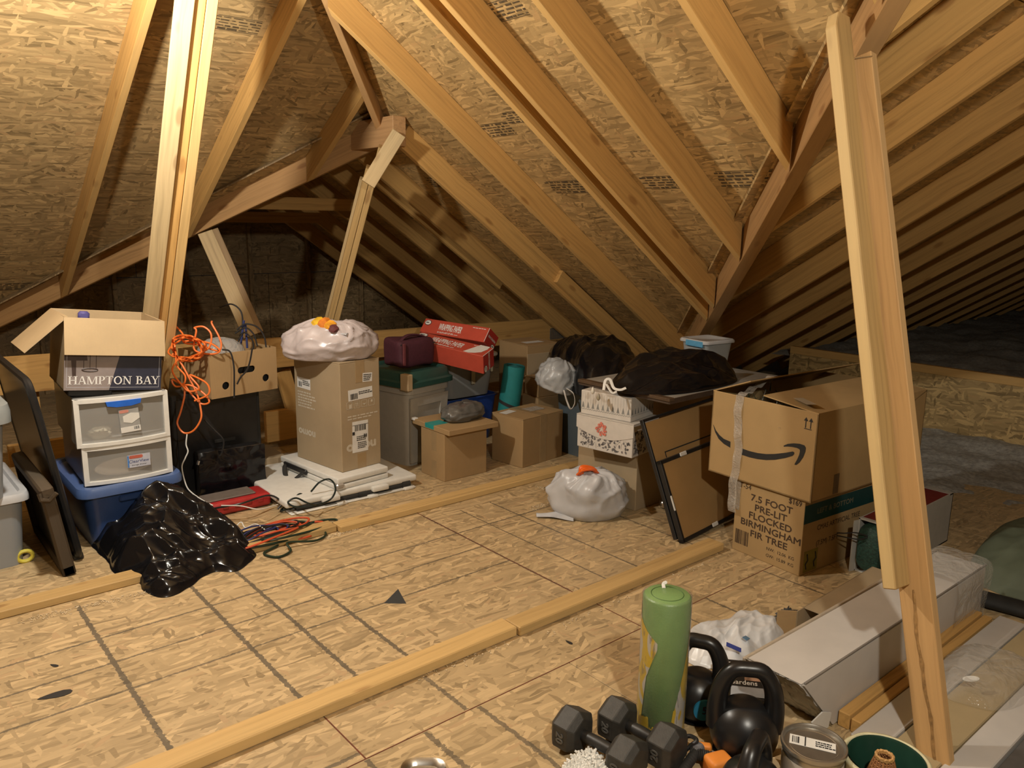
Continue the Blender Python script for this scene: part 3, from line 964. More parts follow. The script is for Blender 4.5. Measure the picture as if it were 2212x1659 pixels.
# black folding table, edge on
t = thing('folding_table', 'black folding table stood on edge between totes and drawers', 'table', fr(.70, 3.78, 0))
tl = math.degrees(math.atan2(.13, .80))
Mt = MW[t] @ axes(V((0, 0, 0)), V((0, 1, 0)), V((-.128, 0, .83)).normalized(), V((0, 1, 0)).cross(V((-.128, 0, .83)).normalized()))
m = MB(); m.prism([(p[0] + .42, p[1] + .43) for p in rrect(.84, .82, .05, 5)], -.012, .012); m.out('top', mat_plain('black_table', (.025, .025, .027), .22, var=.1), t, Mt, True)
pr = [(p[0] + .42, p[1] + .43, 0) for p in rrect(.85, .83, .055, 6)]; pr.append(pr[0])
MB().tube(pr, .016, 8).out('rim', M_black, t, Mt, True)
MB().box2((.02, 0, -.02), (.07, .03, .02), bev=.004).out('foot', M_black, t, Mt)
MB().box2((.75, 0, -.02), (.80, .03, .02), bev=.004).out('foot', M_black, t, Mt)
# weathered frame
M_old = mat_wood('old_wood', (.075, .056, .036), .5, .75)
t = thing('picture_frame', 'weathered dark wooden frame leaning by the clear totes', 'frame', fr(.63, 3.64, 0))
up = V((-.055, 0, .39)).normalized()
Mt = MW[t] @ axes(V((0, 0, 0)), V((0, 1, 0)), up, V((0, 1, 0)).cross(up))
for nm_, pts in (('side', ((0.025, 0), (.025, .40))), ('side', ((.62, 0), (.62, .40))), ('rail', ((0, .025), (.645, .025))), ('rail', ((-.01, .39), (.655, .39)))):
    p0, p1 = [V((q[0], q[1], 0)) for q in pts]
    sdv = V((1, 0, 0)) if nm_ == 'side' else V((0, 1, 0))
    lumber(nm_, Mt @ p0, Mt @ p1, .05, .052, Mt.to_3x3() @ sdv, t, M_old, bev=.008)
MB().box2((.03, .03, -.006), (.62, .38, .006)).out('panel', M_blackm, t, Mt)
m = MB(); m.tube([(-.012, .40 - .0, -.03), (-.02, .375, -.03), (-.012, .36, 0), (-.02, .385, .03)], .01, 7); m.out('carving', M_old, t, Mt, True)
# blue tote with drawers and box
M_blue = mat_plain('blue_plastic', (.035, .075, .22), .35, var=.06)
M_bluel = mat_plain('blue_lid', (.07, .125, .30), .38, var=.06)
t = thing('storage_tote', 'blue lidded tote standing under the two clear drawers', 'storage bin', fr(.955, 4.135, 0, 0))
tub_mesh(.35, .50, .40, .57, .272, .05).out('tub', M_blue, t, None, True)
lid_mesh(.465, .64, .042, .06, .012).out('lid', M_bluel, t, MW[t] @ fr(0, 0, .265), True)
MB().box((0, -.288, .23), (.12, .02, .03), bev=.008).out('handle', M_blue, t, None)
M_drw = mat_clear('drawer_plastic', (.50, .49, .46), .45, .3)
M_drwf = mat_clear('drawer_front', (.55, .54, .51), .55, .25)
def drawer(label, M, w, d, h, frame_back):
    t = thing('drawer_box', label, 'drawer', M)
    m = MB()
    m.box2((0, .01, 0), (.004, d, h)); m.box2((w - .004, .01, 0), (w, d, h)); m.box2((0, d - .004, 0), (w, d, h)); m.box2((0, .01, 0), (w, d, .004)); m.box2((0, .01, h - .004), (w, d, h))
    m.out('case', M_drw, t)
    # bowed front frame
    bow = lambda u: -.028 * (1 - (2 * u - 1) ** 2)
    m = MB()
    n = 12; fw = .016
    for (z0, z1) in ((0, fw), (h - fw - .002, h)):
        for i in range(n):
            u0, u1 = i / n, (i + 1) / n
            x0_, x1_ = u0 * w, u1 * w
            pts = [(x0_, bow(u0) - .004), (x1_, bow(u1) - .004), (x1_, bow(u1) + .02), (x0_, bow(u0) + .02)]
            m.prism(pts, z0, z1)
    m.box2((-.006, -.006, 0), (fw, .02, h)); m.box2((w - fw, -.006, 0), (w + .006, .02, h))
    m.out('frame', M_white, t)
    m = MB(); m.grid(lambda u, v: V((fw + u * (w - 2 * fw), bow(u) + .008, fw + v * (h - 2 * fw))), 14, 2)
    dr = m.out('drawer_front', M_drwf, t, None, True)
    return t, dr
dM = fr(.772, 3.89, .307, -2)
t, dr = drawer('lower clear drawer unit with white frame and oval picture label, on the blue tote', dM, .372, .50, .18, 0)
M_oval = mat_plain('oval_cream', (.50, .42, .33), .6, var=.2, scale=18)
m = MB(); m.lathe([(1, 0), (.96, .02), (.8, .035)], 40); o = m.out('oval_mat', M_oval, dr, MW[dr] @ frontM(.17, .062, .0, -.045 + .07) @ Matrix.Diagonal((.125, .042, .1, 1)))
lb = quad('label', mat_plain('label_blue', (.50, .52, .60), .5), dr, frontM(.225, .09, .0, -.0265), .10, .06, .0006)
quad('badge', mat_plain('badge_red', (.5, .12, .08), .5), lb, topM(-.012, .02, .0004), .06, .015, r=.006)
quad('stripe', mat_plain('stripe_blue', (.06, .22, .6), .5), lb, topM(-.046, .0, .0005), .006, .056)
text('ClearView', .02, mat_plain('navy', (.03, .05, .2), .5), lb, topM(0, -.002, .0006), 1.05)
text('storage drawer', .0095, M_ink, lb, topM(0, -.019, .0006), 1.1)
dM = fr(.755, 3.887, .489, -2, 1)
t, dr = drawer('upper clear drawer unit with white frame and blue handle, stacked on another drawer', dM, .388, .50, .222, 0)
m = MB(); m.prism([(-.075, 0), (-.07, -.02), (-.03, -.028), (.03, -.028), (.07, -.02), (.075, 0)], 0, .016); m.out('handle', mat_plain('blue_handle', (.015, .13, .62), .35), dr, MW[dr] @ frontM(.195, .205, 0, -.02), False)
lb = quad('label', mat_plain('label_grey', (.33, .33, .32), .55), dr, frontM(.215, .118, 0, -.0272) @ Matrix.Rotation(math.radians(3), 4, 'Z'), .085, .085, .0006)
quad('sticker', M_paper, lb, topM(0, -.053, .0004), .085, .026)
bars(lb, topM(.025, -.05, .0009), .022, .014, 5)
quad('badge', mat_plain('badge_pink', (.6, .25, .2), .5), lb, topM(-.02, .034, .0004), .04, .014, r=.006)
m = MB(); m.prism([(-.035, -.02), (-.0, -.03), (.035, -.01), (.035, .014), (.0, .02), (-.035, .008)], 0, .0008); m.out('picture', M_white, lb, MW[lb] @ topM(.008, .004, .0005))
m = blob(.045, .04, .05, 3, .008, 30, 18); o = m.out('crumpled_paper', mat_plain('cream_pom', (.62, .56, .42), .8), None, fr(.87, 4.0, .495), True); tag(o, 'cream crumpled ball inside the upper clear drawer', 'paper')
# open box printed with a photo
t = thing('open_box', 'open light cardboard box printed with a lamp photo, topmost of the drawer stack', 'box', fr(.722, 3.905, .757, -3, 0, 6.0))
w_, d_, h_ = .405, .40, .325
m = MB()
m.box2((0, 0, 0), (w_, .005, h_)); m.box2((0, d_ - .005, 0), (w_, d_, h_)); m.box2((0, 0, 0), (.005, d_, h_)); m.box2((w_ - .005, 0, 0), (w_, d_, h_)); m.box2((0, 0, 0), (w_, d_, .006))
m.out('body', M_cardl, t)
M_navy = mat_plain('print_navy', (.03, .033, .055), .35, var=.12)
M_photo = mat_plain('print_photo', (.26, .22, .21), .35, var=.25, scale=6)
pt = quad('printed_front', M_navy, t, frontM(w_ / 2, .155, .0005), w_, .31, .0005)
MB().box2((.02, .02, -.03), (.2, .3, -.004), bev=.004).out('tray_below', M_blackm, t)
m = MB(); m.prism([(-w_ / 2, -.155), (-.02, -.155), (.02, .0), (.01, .155), (-w_ / 2, .155)], 0, .0005); m.out('photo', M_photo, pt, MW[pt] @ topM(0, 0, .0004))
M_pb = mat_plain('photo_brown', (.05, .03, .025), .5)
m = MB(); m.prism([(-w_ / 2, -.02), (-.11, -.02), (-.12, .05), (-w_ / 2, .05)], 0, .0003); m.prism([(-.17, -.09), (-.155, -.09), (-.155, -.02), (-.175, -.02)], 0, .0003)
m.tube([(-.1 + .032 * math.cos(a_ * .3927), -.062 + .007 * math.sin(a_ * .3927), .0006) for a_ in range(17)], .0025, 5)
for dx in (-.025, 0, .025): m.box((-.1 + dx, -.02, .0004), (.0025, .08, .0006))
m.out('photo_lamp', M_pb, pt, MW[pt] @ topM(0, 0, .0010))
M_line = mat_plain('print_line', (.45, .45, .5), .5)
m = MB()
for z_ in (-.142,): m.box((0, z_, 0), (.385, .0016, .0004))
for x_ in (-.192, .192): m.box((x_, -.05, 0), (.0016, .185, .0004))
m.out('border', M_line, pt, MW[pt] @ topM(0, 0, .0012))
# slab serif lettering drawn by strokes
def serif(parent, s, M, h, mat):
    m = MB(); x = 0.0; st = .17 * h; th = .075 * h; sf = .055 * h
    def stroke(x0, y0, x1, y1, wd): m.prism([(x0 - wd / 2, y0), (x0 + wd / 2, y0), (x1 + wd / 2, y1), (x1 - wd / 2, y1)], 0, .0004)
    def hb(x0, x1, y, hh): m.prism([(x0, y), (x1, y), (x1, y + hh), (x0, y + hh)], 0, .0004)
    def foot(cx, y): hb(cx - .19 * h, cx + .19 * h, y, sf)
    def arc(cx, cy, rx, ry, a0, a1, w1, w2):
        n = 14
        for i in range(n):
            A, B = math.radians(a0 + (a1 - a0) * i / n), math.radians(a0 + (a1 - a0) * (i + 1) / n)
            f = lambda a_: w2 + (w1 - w2) * abs(math.cos(a_))
            p = lambda a_, k: (cx + (rx - k * f(a_)) * math.cos(a_), cy + (ry - k * f(a_)) * math.sin(a_))
            m.prism([p(A, 0), p(B, 0), p(B, 1), p(A, 1)], 0, .0004)
    for ch in s:
        if ch == ' ': x += .42 * h; continue
        if ch == 'H':
            for cx in (.2, .82): stroke(x + cx * h, 0, x + cx * h, h, st); foot(x + cx * h, 0); foot(x + cx * h, h - sf)
            hb(x + .2 * h, x + .82 * h, .47 * h, th); x += 1.05 * h
        elif ch == 'A':
            stroke(x + .1 * h, 0, x + .43 * h, h, th); stroke(x + .8 * h, 0, x + .47 * h, h, st); hb(x + .22 * h, x + .68 * h, .32 * h, th)
            foot(x + .1 * h, 0); foot(x + .8 * h, 0); x += .93 * h
        elif ch == 'M':
            stroke(x + .15 * h, 0, x + .15 * h, h, th); stroke(x + 1.05 * h, 0, x + 1.05 * h, h, st); stroke(x + .58 * h, 0, x + .2 * h, h, st); stroke(x + .58 * h, 0, x + .98 * h, h, th)
            foot(x + .15 * h, 0); foot(x + 1.05 * h, 0); hb(x, x + .25 * h, h - sf, sf); hb(x + .95 * h, x + 1.22 * h, h - sf, sf); x += 1.26 * h
        elif ch == 'P':
            stroke(x + .2 * h, 0, x + .2 * h, h, st); foot(x + .2 * h, 0); hb(x, x + .45 * h, h - sf, sf); hb(x + .2 * h, x + .45 * h, .45 * h, sf); arc(x + .42 * h, .725 * h, .3 * h, .275 * h, -90, 90, st, sf); x += .8 * h
        elif ch == 'B':
            stroke(x + .2 * h, 0, x + .2 * h, h, st); hb(x, x + .45 * h, h - sf, sf); hb(x, x + .45 * h, 0, sf); hb(x + .2 * h, x + .45 * h, .5 * h, sf)
            arc(x + .42 * h, .765 * h, .27 * h, .235 * h, -90, 90, st, sf); arc(x + .44 * h, .275 * h, .33 * h, .275 * h, -90, 90, st, sf); x += .87 * h
        elif ch == 'T':
            stroke(x + .42 * h, 0, x + .42 * h, h, st); foot(x + .42 * h, 0); hb(x, x + .84 * h, h - sf, sf); hb(x, x + .05 * h, .78 * h, .2 * h); hb(x + .79 * h, x + .84 * h, .78 * h, .2 * h); x += .92 * h
        elif ch == 'O':
            arc(x + .45 * h, .5 * h, .46 * h, .51 * h, 0, 360, st, th); x += .98 * h
        elif ch == 'N':
            stroke(x + .17 * h, 0, x + .17 * h, h, th); stroke(x + .84 * h, 0, x + .84 * h, h, th); stroke(x + .84 * h, 0, x + .2 * h, h, st)
            foot(x + .17 * h, 0); foot(x + .84 * h, h - sf); hb(x - .02 * h, x + .2 * h, h - sf, sf); x += 1.08 * h
        elif ch == 'Y':
            stroke(x + .45 * h, 0, x + .45 * h, .5 * h, st); stroke(x + .45 * h, .42 * h, x + .12 * h, h, st); stroke(x + .45 * h, .42 * h, x + .78 * h, h, th)
            foot(x + .45 * h, 0); foot(x + .12 * h, h - sf); foot(x + .78 * h, h - sf); x += .93 * h
    for v in m.b.verts: v.co.x -= x / 2
    return m.out('lettering', mat, parent, MW[parent] @ M)
serif(pt, 'HAMPTON BAY', topM(.004, -.128, .0014), .0375, M_whitep)
# flaps
def flap(parent, hinge, along, out, L, wd, mat, th=.005, name='flap', taper=0.0):
    """board flap hinged at a point, running along 'along', reaching 'out'"""
    x_ = V(along).normalized(); y_ = V(out).normalized()
    m = MB(); m.prism([(0, 0), (L, 0), (L - taper, wd), (taper, wd)], -th / 2, th / 2)
    return m.out(name, mat, parent, MW[parent] @ axes(V(hinge), x_, y_, x_.cross(y_)))
flap(t, (-.005, -.001, h_), (1, 0, 0), (0, -.22, -.97), w_ + .01, .165, M_cardl)
flap(t, (w_, d_, h_), (-1, 0, 0), (0, .6, -.5), w_, .16, M_cardl)
flap(t, (0, d_, h_), (0, -1, 0), (-.67, -.05, -.70), d_, .23, M_cardl, taper=.01)
flap(t, (w_, 0, h_), (0, 1, 0), (.07, 0, -1), d_, .19, M_cardl)
q = MB().box((.13, .34, .30), (.05, .03, .05), bev=.01).out('toy_block', mat_plain('violet', (.09, .08, .26), .5), None, MW[t], True)
tag(q, 'violet thing poking up inside the open printed box', 'toy')
# black cabinet and black suitcase
t = thing('speaker_cabinet', 'large black cabinet carrying the box with the orange cord', 'cabinet', fr(1.30, 4.33, 0, 3))
MB().box2((0, 0, 0), (.50, .42, .578), bev=.006).out('body', M_blackm, t)
MB().box2((.02, -.004, .03), (.48, 0, .55), bev=.002).out('front_panel', M_black, t)
MB().box((.28, -.006, .29), (.12, .008, .02), bev=.002).out('handle', M_blackm, t)
t = thing('black_case', 'flat black case wrapped in plastic, standing before the black cabinet', 'case', fr(1.385, 4.205, 0, -3))
MB().box2((0, 0, 0), (.345, .085, .275), bev=.012, seg=2).out('body', M_black, t, None, True)
m = MB(); m.grid(lambda u, v: V((-.006 + u * .36, -.012 - .012 * rid(V((u * 3, v * 3, 1)), 1.6), v * .28)), 24, 18); m.out('plastic_wrap', M_blkbag, t, None, True)
m = MB(); m.tube([(-.004, -.004, .272), (.349, -.004, .272)], .006, 6); m.out('metal_edge', M_steel, t, None, True)
m = MB(); m.tube([(-.004, -.012, .24), (-.012, -.014, .22)], .008, 6); m.out('latch', M_steel, t)
# box with hand holes
t = thing('cardboard_box', 'brown box with a slot handle and two round holes, on the black cabinet', 'box', fr(1.44, 4.112, .582, 9.5))
w_, d_, h_ = .40, .32, .235
def holed_front(t, w, h, th, mat):
    m = MB()
    def loop(pts): return [m.b.verts.new((p[0], 0, p[1])) for p in pts]
    out = loop([(0, 0), (w, 0), (w, h), (0, h)])
    holes = [[(w * .53 + p[0], h * .56 + p[1]) for p in rrect(.105, .036, .0179, 5)], [(w * .215 + .021 * math.cos(k / 16 * 6.2832), h * .26 + .021 * math.sin(k / 16 * 6.2832)) for k in range(16)], [(w * .82 + .021 * math.cos(k / 16 * 6.2832), h * .30 + .021 * math.sin(k / 16 * 6.2832)) for k in range(16)]]
    es = []
    for lp in [out] + [loop(q) for q in holes]:
        for i in range(len(lp)): es.append(m.b.edges.new((lp[i], lp[(i + 1) % len(lp)])))
    bmesh.ops.triangle_fill(m.b, use_beauty=True, use_dissolve=False, edges=es)
    g = bmesh.ops.extrude_face_region(m.b, geom=m.b.faces[:])
    bmesh.ops.translate(m.b, verts=[v for v in g['geom'] if isinstance(v, bmesh.types.BMVert)], vec=(0, th, 0))
    return m.out('front_panel', mat, t)
holed_front(t, w_, h_, .006, M_card)
m = MB(); m.box2((0, 0.006, 0), (.006, d_, h_)); m.box2((w_ - .006, .006, 0), (w_, d_, h_)); m.box2((0, d_ - .006, 0), (w_, d_, h_)); m.box2((0, .006, 0), (w_, d_, .006)); m.out('body', M_card, t)
MB().box2((.02, .04, .01), (w_ - .02, d_ - .02, .15)).out('dark_filling', M_blackm, t)
# clear plastic dome in it
m = MB(); m.lathe([(.135, 0), (.135, .05), (.115, .10), (.07, .135), (.02, .145), (.001, .146)], 36)
for v in m.b.verts: v.co += V(noise.noise_vector(v.co * 14)) * .006
c_ = MW[t] @ V((.16, .16, .15))
M_film = mat_clear('clear_film', (.55, .55, .54), .62, .12, .5, 14)
o = m.out('plastic_dome', M_film, None, fr(c_.x, c_.y, c_.z - .001), True); tag(o, 'clear plastic dome under the orange cord', 'dome')
# orange extension cord hanging over the box
M_orange = mat_plain('orange_cord', (.80, .18, .03), .45, var=.08)
def P_(lst, t0): return [dep(q[0], q[1], q[2] if len(q) > 2 else t0) for q in lst]
def cord(label, paths, mat, r, name='extension_cord', cat='cord', plugs=None, group=None, n=7, join=False):
    m = MB()
    if join: paths = [[q for p in paths for q in p]]
    for p in paths: m.tube(smooth_path(p, n), r, 7)
    o = m.out(name, mat, None, I4, True)
    return tag(o, label, cat, group)
t0 = 4.13
rr_ = random.Random(4)
coil = []
for k in range(60):
    a_ = k / 60 * 2 * math.pi * 4.5
    rr2 = 1 + .16 * math.sin(k * 1.3) + rr_.uniform(-.06, .06)
    coil.append((403 + 33 * rr2 * math.cos(a_) + 5 * math.sin(k), 752 + 25 * rr2 * math.sin(a_), t0 - .03 + .05 * math.sin(k * 2.1)))
low = [(380, 765), (382, 790), (400, 812), (395, 830), (372, 820), (380, 835), (410, 832), (440, 850), (452, 868), (435, 872), (412, 850), (400, 835), (398, 858), (390, 890), (383, 915), (397, 935), (418, 930), (434, 905), (433, 880), (425, 850), (400, 800), (385, 775)]
upr = [(395, 738), (420, 736), (455, 742), (475, 758), (455, 765), (420, 755), (424, 715), (420, 708), (440, 706), (456, 722), (452, 750), (430, 764)]
upr2 = [(381, 706), (395, 722), (398, 740), (430, 745), (470, 758), (478, 745), (472, 725), (458, 700), (458, 693)]
loop2 = [(385, 775), (372, 800), (388, 826), (408, 845), (430, 838), (410, 812), (422, 814), (448, 830), (450, 852), (420, 866)]
cord('bright orange extension cord coiled over the box on the black cabinet', [P_(coil, t0), P_(low, t0 - .06), P_(upr, t0), P_(upr2, t0 + .02), P_(loop2, t0 - .08)], M_orange, .0048)
cord('thin white cable hanging below the orange cord loop', [P_([(404, 938), (402, 960), (406, 975), (400, 990), (393, 1010), (402, 1048), (415, 1065), (440, 1082), (460, 1092)], 4.05)], M_white, .0035, 'white_cable')
cord('black cables arching out of the box with hand holes', [P_([(475, 664, 4.45), (500, 657), (520, 672), (524, 700), (518, 730), (508, 752)], 4.4), P_([(512, 712), (530, 700), (555, 706), (570, 725), (575, 750)], 4.38), P_([(508, 720), (530, 708), (548, 722), (556, 748)], 4.36), P_([(515, 735), (528, 718), (545, 735), (548, 758)], 4.36), P_([(480, 755), (497, 760), (505, 790), (506, 830), (506, 860)], 4.16), P_([(545, 752), (540, 780), (533, 800), (520, 815), (512, 830)], 4.17), P_([(440, 905), (462, 928), (482, 950), (480, 975), (475, 985)], 4.14)], M_black, .0045, 'black_cable')
cord('dark blue plug cables stuck upright in the box with hand holes', [P_([(520, 745), (524, 715), (527, 692)], 4.4), P_([(534, 752), (532, 720), (530, 700)], 4.4)], mat_plain('navy_cable', (.02, .03, .12), .45), .006, 'blue_cable')
# black bag on the floor
bp = [fl(px, py) for px, py in ((196, 1180), (232, 1212), (242, 1238), (290, 1258), (335, 1290), (382, 1284), (425, 1258), (460, 1238), (515, 1232), (548, 1208), (546, 1180), (505, 1150), (450, 1128), (390, 1118), (330, 1120), (270, 1132), (225, 1150))]
def gs(x, y, cx, cy, sx, sy, a): 
    u = (x - cx) * math.cos(a) + (y - cy) * math.sin(a); v = -(x - cx) * math.sin(a) + (y - cy) * math.cos(a)
    return math.exp(-(u / sx) ** 2 - (v / sy) ** 2)
hb_ = lambda x, y: .105 * gs(x, y, 1.04, 3.80, .27, .16, 0) + .09 * gs(x, y, 1.18, 3.64, .32, .12, -.8) + .07 * gs(x, y, .95, 3.55, .2, .2, 0) + .1 * gs(x, y, .85, 3.95, .09, .07, .8)
m = drape([(p.x, p.y) for p in bp], hb_, 3, .075, 240, 90, 7.0, .02, -.6)
o = m.out('trash_bag', M_blkbag, None, I4, True, 180); tag(o, 'crumpled black bin bag lying on the floor in front of the blue tote', 'bag')
m = MB(); q = fl(270, 1176, .07); m.prism([(0, 0), (.03, .008), (.045, .0), (.02, -.012)], 0, .001)
o = m.out('leaf_scrap', mat_plain('green_leaf', (.18, .28, .05), .5), None, fr(q.x, q.y, q.z + .02, 10, 40)); tag(o, 'small green scrap stuck on the black bin bag on the floor', 'scrap')
# red tool case
a, b = fl(440, 1125), fl(588, 1092)
ang = math.degrees(math.atan2(b.y - a.y, b.x - a.x))
t = thing('tool_case', 'red plastic case lying by the cable heap', 'case', fr(a.x, a.y, 0, ang))
Lc = (b - a).length
m = MB(); m.box2((0, 0, .004), (Lc, .17, .075), bev=.02, seg=3); m.out('shell', mat_plain('red_plastic', (.42, .03, .03), .35, var=.08), t, None, True)
M_rd = mat_plain('red_dark', (.33, .025, .025), .4)
for i in range(5): MB().box((Lc * (.15 + .17 * i), -.001, .045), (.03, .006, .02), bev=.003).out('rib', M_rd, t)
MB().box2((.03, .03, .075), (Lc * .8, .15, .085), bev=.004).out('panel', mat_plain('case_grey', (.16, .13, .11), .6), t)
# heap of cables
def heap(cx, cy, rx, ry, n, seed, zmax, ang=0):
    r = random.Random(seed); pts = []
    ph = r.uniform(0, 6)
    for k in range(n * 10):
        a_ = k / 10 * 2 * math.pi + ph
        s_ = .75 + .25 * math.sin(k * .37 + seed)
        x_ = rx * s_ * math.cos(a_) + rx * .2 * math.sin(k * .11 + seed); y_ = ry * s_ * math.sin(a_ + .3 * math.sin(k * .09)) + ry * .22 * math.cos(k * .17)
        z_ = .007 + zmax * (.5 + .5 * math.sin(k * .53 + seed * 2)) * (1 - .25 * abs(math.cos(a_)))
        c_, s2 = math.cos(ang), math.sin(ang)
        pts.append(V((cx + x_ * c_ - y_ * s2, cy + x_ * s2 + y_ * c_, z_)))
    return pts
cx, cy = fl(590, 1165).xy
aa = math.radians(5)
cord('orange extension cord tangled in the cable heap on the floor', [heap(cx + .02, cy, .24, .085, 5, 2, .05, aa), P_([(600, 1150, 4.18), (650, 1118), (672, 1122), (688, 1150), (680, 1165), (660, 1178)], 4.16)], mat_plain('red_orange', (.60, .09, .03), .45), .0052, join=True)
cord('dark green extension cord tangled in the cable heap on the floor', [heap(cx + .04, cy - .02, .26, .09, 4, 5, .045, aa), [fl(600, 1175, .01), fl(570, 1195, .008), fl(600, 1203, .008), fl(628, 1190, .01), fl(622, 1172, .03), fl(680, 1168, .012), fl(704, 1155, .01), fl(690, 1140, .02), fl(660, 1135, .03)]], mat_plain('green_cord', (.012, .03, .018), .4), .0055, join=True)
cord('blue cable tangled in the cable heap on the floor', [heap(cx - .06, cy + .01, .19, .07, 3, 9, .055, aa)], mat_plain('blue_cord', (.03, .035, .14), .45), .004, 'blue_cable')
cord('black cable tangled in the cable heap on the floor', [heap(cx - .05, cy, .2, .075, 4, 12, .05, aa), [fl(430, 1110, .05), fl(520, 1088, .1), fl(580, 1070, .09), fl(608, 1085, .05), fl(600, 1100, .02)]], M_black, .005, 'black_cable', join=True)
cord('thin white cable crossing the red case and cable heap', [[fl(478, 1092, .1), fl(520, 1093, .1), fl(560, 1100, .085), fl(600, 1090, .06)], [fl(500, 1150, .05), fl(520, 1128, .07), fl(530, 1140, .06), fl(552, 1132, .06), fl(572, 1144, .05)]], M_white, .003, 'white_cable')
# white folded table with handle and black legs
t = thing('folded_table', 'white plastic table folded flat on the floor under the tall box', 'table', fr(1.655, 3.70, 0, -1.5))
MB().box2((.0, .04, .035), (.80, .9, .072), bev=.012, seg=3).out('top_panel', M_white, t, None, True)
MB().box2((.02, .02, .0), (.78, .9, .01), bev=.004).out('bottom_panel', M_white, t, None, True)
m = MB(); m.tube([(.06, .05, .024), (.74, .05, .024)], .0135, 10); m.lathe([(.022, 0), (.022, .05)], 14, Matrix.Translation((.70, .05, .026)) @ Matrix.Rotation(math.pi / 2, 4, 'Y'));
m.lathe([(.018, 0), (.018, .05)], 14, Matrix.Translation((.42, .05, .024)) @ Matrix.Rotation(math.pi / 2, 4, 'Y')); m.out('leg', M_blackm, t, None, True)
for x_ in (.2, .5): MB().box2((x_, .015, .03), (x_ + .1, .05, .058), bev=.006, seg=2).out('clip', M_white, t, None, True)
for x_ in (.28, .47, .7): MB().box2((x_, .01, .0), (x_ + .06, .045, .016), bev=.005, seg=2).out('clip', M_white, t, None, True)
t = thing('folding_bench', 'smaller white folding board with black handle lying on the flat white table', 'table', fr(1.955, 3.735, .0725, 5.5))
MB().box2((.0, .0, .0), (.34, .60, .03), bev=.008, seg=3).out('bottom_panel', M_white, t, None, True)
MB().box2((.0, .0, .034), (.34, .60, .068), bev=.008, seg=3).out('top_panel', M_white, t, None, True)
MB().box2((.012, .012, .028), (.33, .59, .036)).out('gap', M_blackm, t)
m = MB(); m.tube(smooth_path([(0, .52, .034), (-.03, .50, .03), (-.06, .44, .0), (-.06, .38, -.02), (-.02, .34, .02), (0, .32, .034)], 6), .013, 8, flat=.6); m.out('handle', M_blackm, t, None, True)
MB().box2((-.016, .30, .02), (0, .54, .05), bev=.005).out('hinge_cover', M_black, t)
MB().box2((-.01, -.008, .01), (.04, .03, .04), bev=.008).out('latch', mat_plain('silver_tape', (.45, .42, .38), .25, .3), t)
cord('dark green power cable with two-pin plug on the folded white table', [[fl(672, 1062, .09), fl(690, 1042, .14), fl(710, 1035, .15), fl(722, 1045, .14), fl(724, 1062, .1), fl(712, 1080, .06), fl(680, 1092, .06), fl(640, 1095, .06), fl(622, 1085, .07), fl(640, 1076, .09), fl(668, 1088, .09), fl(690, 1090, .05)], heap(*fl(640, 1095).xy, .1, .045, 3, 21, .07, .1)], mat_plain('dark_green_cable', (.012, .022, .02), .4), .005, 'power_cable')
# grey flat panel behind it
t = thing('cardboard_sheet', 'grey flat cardboard sheet behind the folded white table', 'sheet', fr(1.80, 4.42, 0, -3))
MB().box2((0, 0, 0), (.17, .3, .11), bev=.003).out('sheet', M_cardg, t)
MB().box2((-.001, -.002, .05), (.17, 0, .055)).out('edge', M_blackm, t)
# ================================================================== CENTRE
# tall box standing on the white table
t = carton('tall brown shipping box with white labels, on the folded white table', fr(2.027, 3.815, .1415, 7.5), .27, .44, .615, M_cardg, tape='y', low=.2)
w_, d_, h_ = .27, .44, .615
for Mf, u0 in ((frontM, .135), (leftM, None)):
    pass
text('nomo', .075, M_whitep if False else mat_plain('pale_print', (.56, .50, .40), .7), t, frontM(.135, .125) @ Matrix.Rotation(math.pi, 4, 'Z'), 1.15, .004)
text('nomo', .062, bpy.data.materials['pale_print'], t, leftM(.33, .165) @ Matrix.Rotation(math.pi, 4, 'Z'), 1.15, .003)
for i, g in enumerate(('cup', 'up', 'u', 'keep')):
    m = MB(); cx = .06 + i * .05; cz = .37
    for a_, b_ in (((-.02, -.02), (.02, -.018)), ((-.02, .018), (.02, .02)), ((-.02, -.02), (-.018, .02)), ((.018, -.02), (.02, .02))): m.box2((a_[0], a_[1], 0), (b_[0], b_[1], .0003))
    if i == 0: m.prism([(-.004, -.016), (.014, -.016), (.014, .012), (.004, .004), (-.004, .01)], 0, .0003)
    if i == 1:
        for dx in (-.008, .004): m.box2((dx, -.012, 0), (dx + .004, .012, .0003)); m.prism([(dx - .004, .006), (dx + .008, .006), (dx + .002, .014)], 0, .0003)
    if i == 2: m.prism([(-.014, .002), (0, -.01), (.014, .002), (.006, 0), (-.006, 0)], 0, .0003)
    if i == 3: m.box2((-.004, 0, 0), (.008, .014, .0003))
    m.out('handling_mark', bpy.data.materials['pale_print'], t, MW[t] @ frontM(cx, cz))
scribble(t, frontM(.14, .30), .19, .03, 2, 3, bpy.data.materials['pale_print'])
scribble(t, leftM(.33, .36), .16, .10, 6, 4, bpy.data.materials['pale_print'])
lb = quad('label', M_paper, t, frontM(.185, .515) @ Matrix.Rotation(-.06, 4, 'Z'), .066, .05); scribble(lb, topM(0, 0, .0004), .055, .04, 4, 5)
lb = quad('label', M_paper, t, frontM(.135, .428) @ Matrix.Rotation(.03, 4, 'Z'), .165, .062); bars(lb, topM(-.045, -.008, .0004), .05, .032, 1); scribble(lb, topM(.03, .006, .0004), .085, .02, 2, 6)
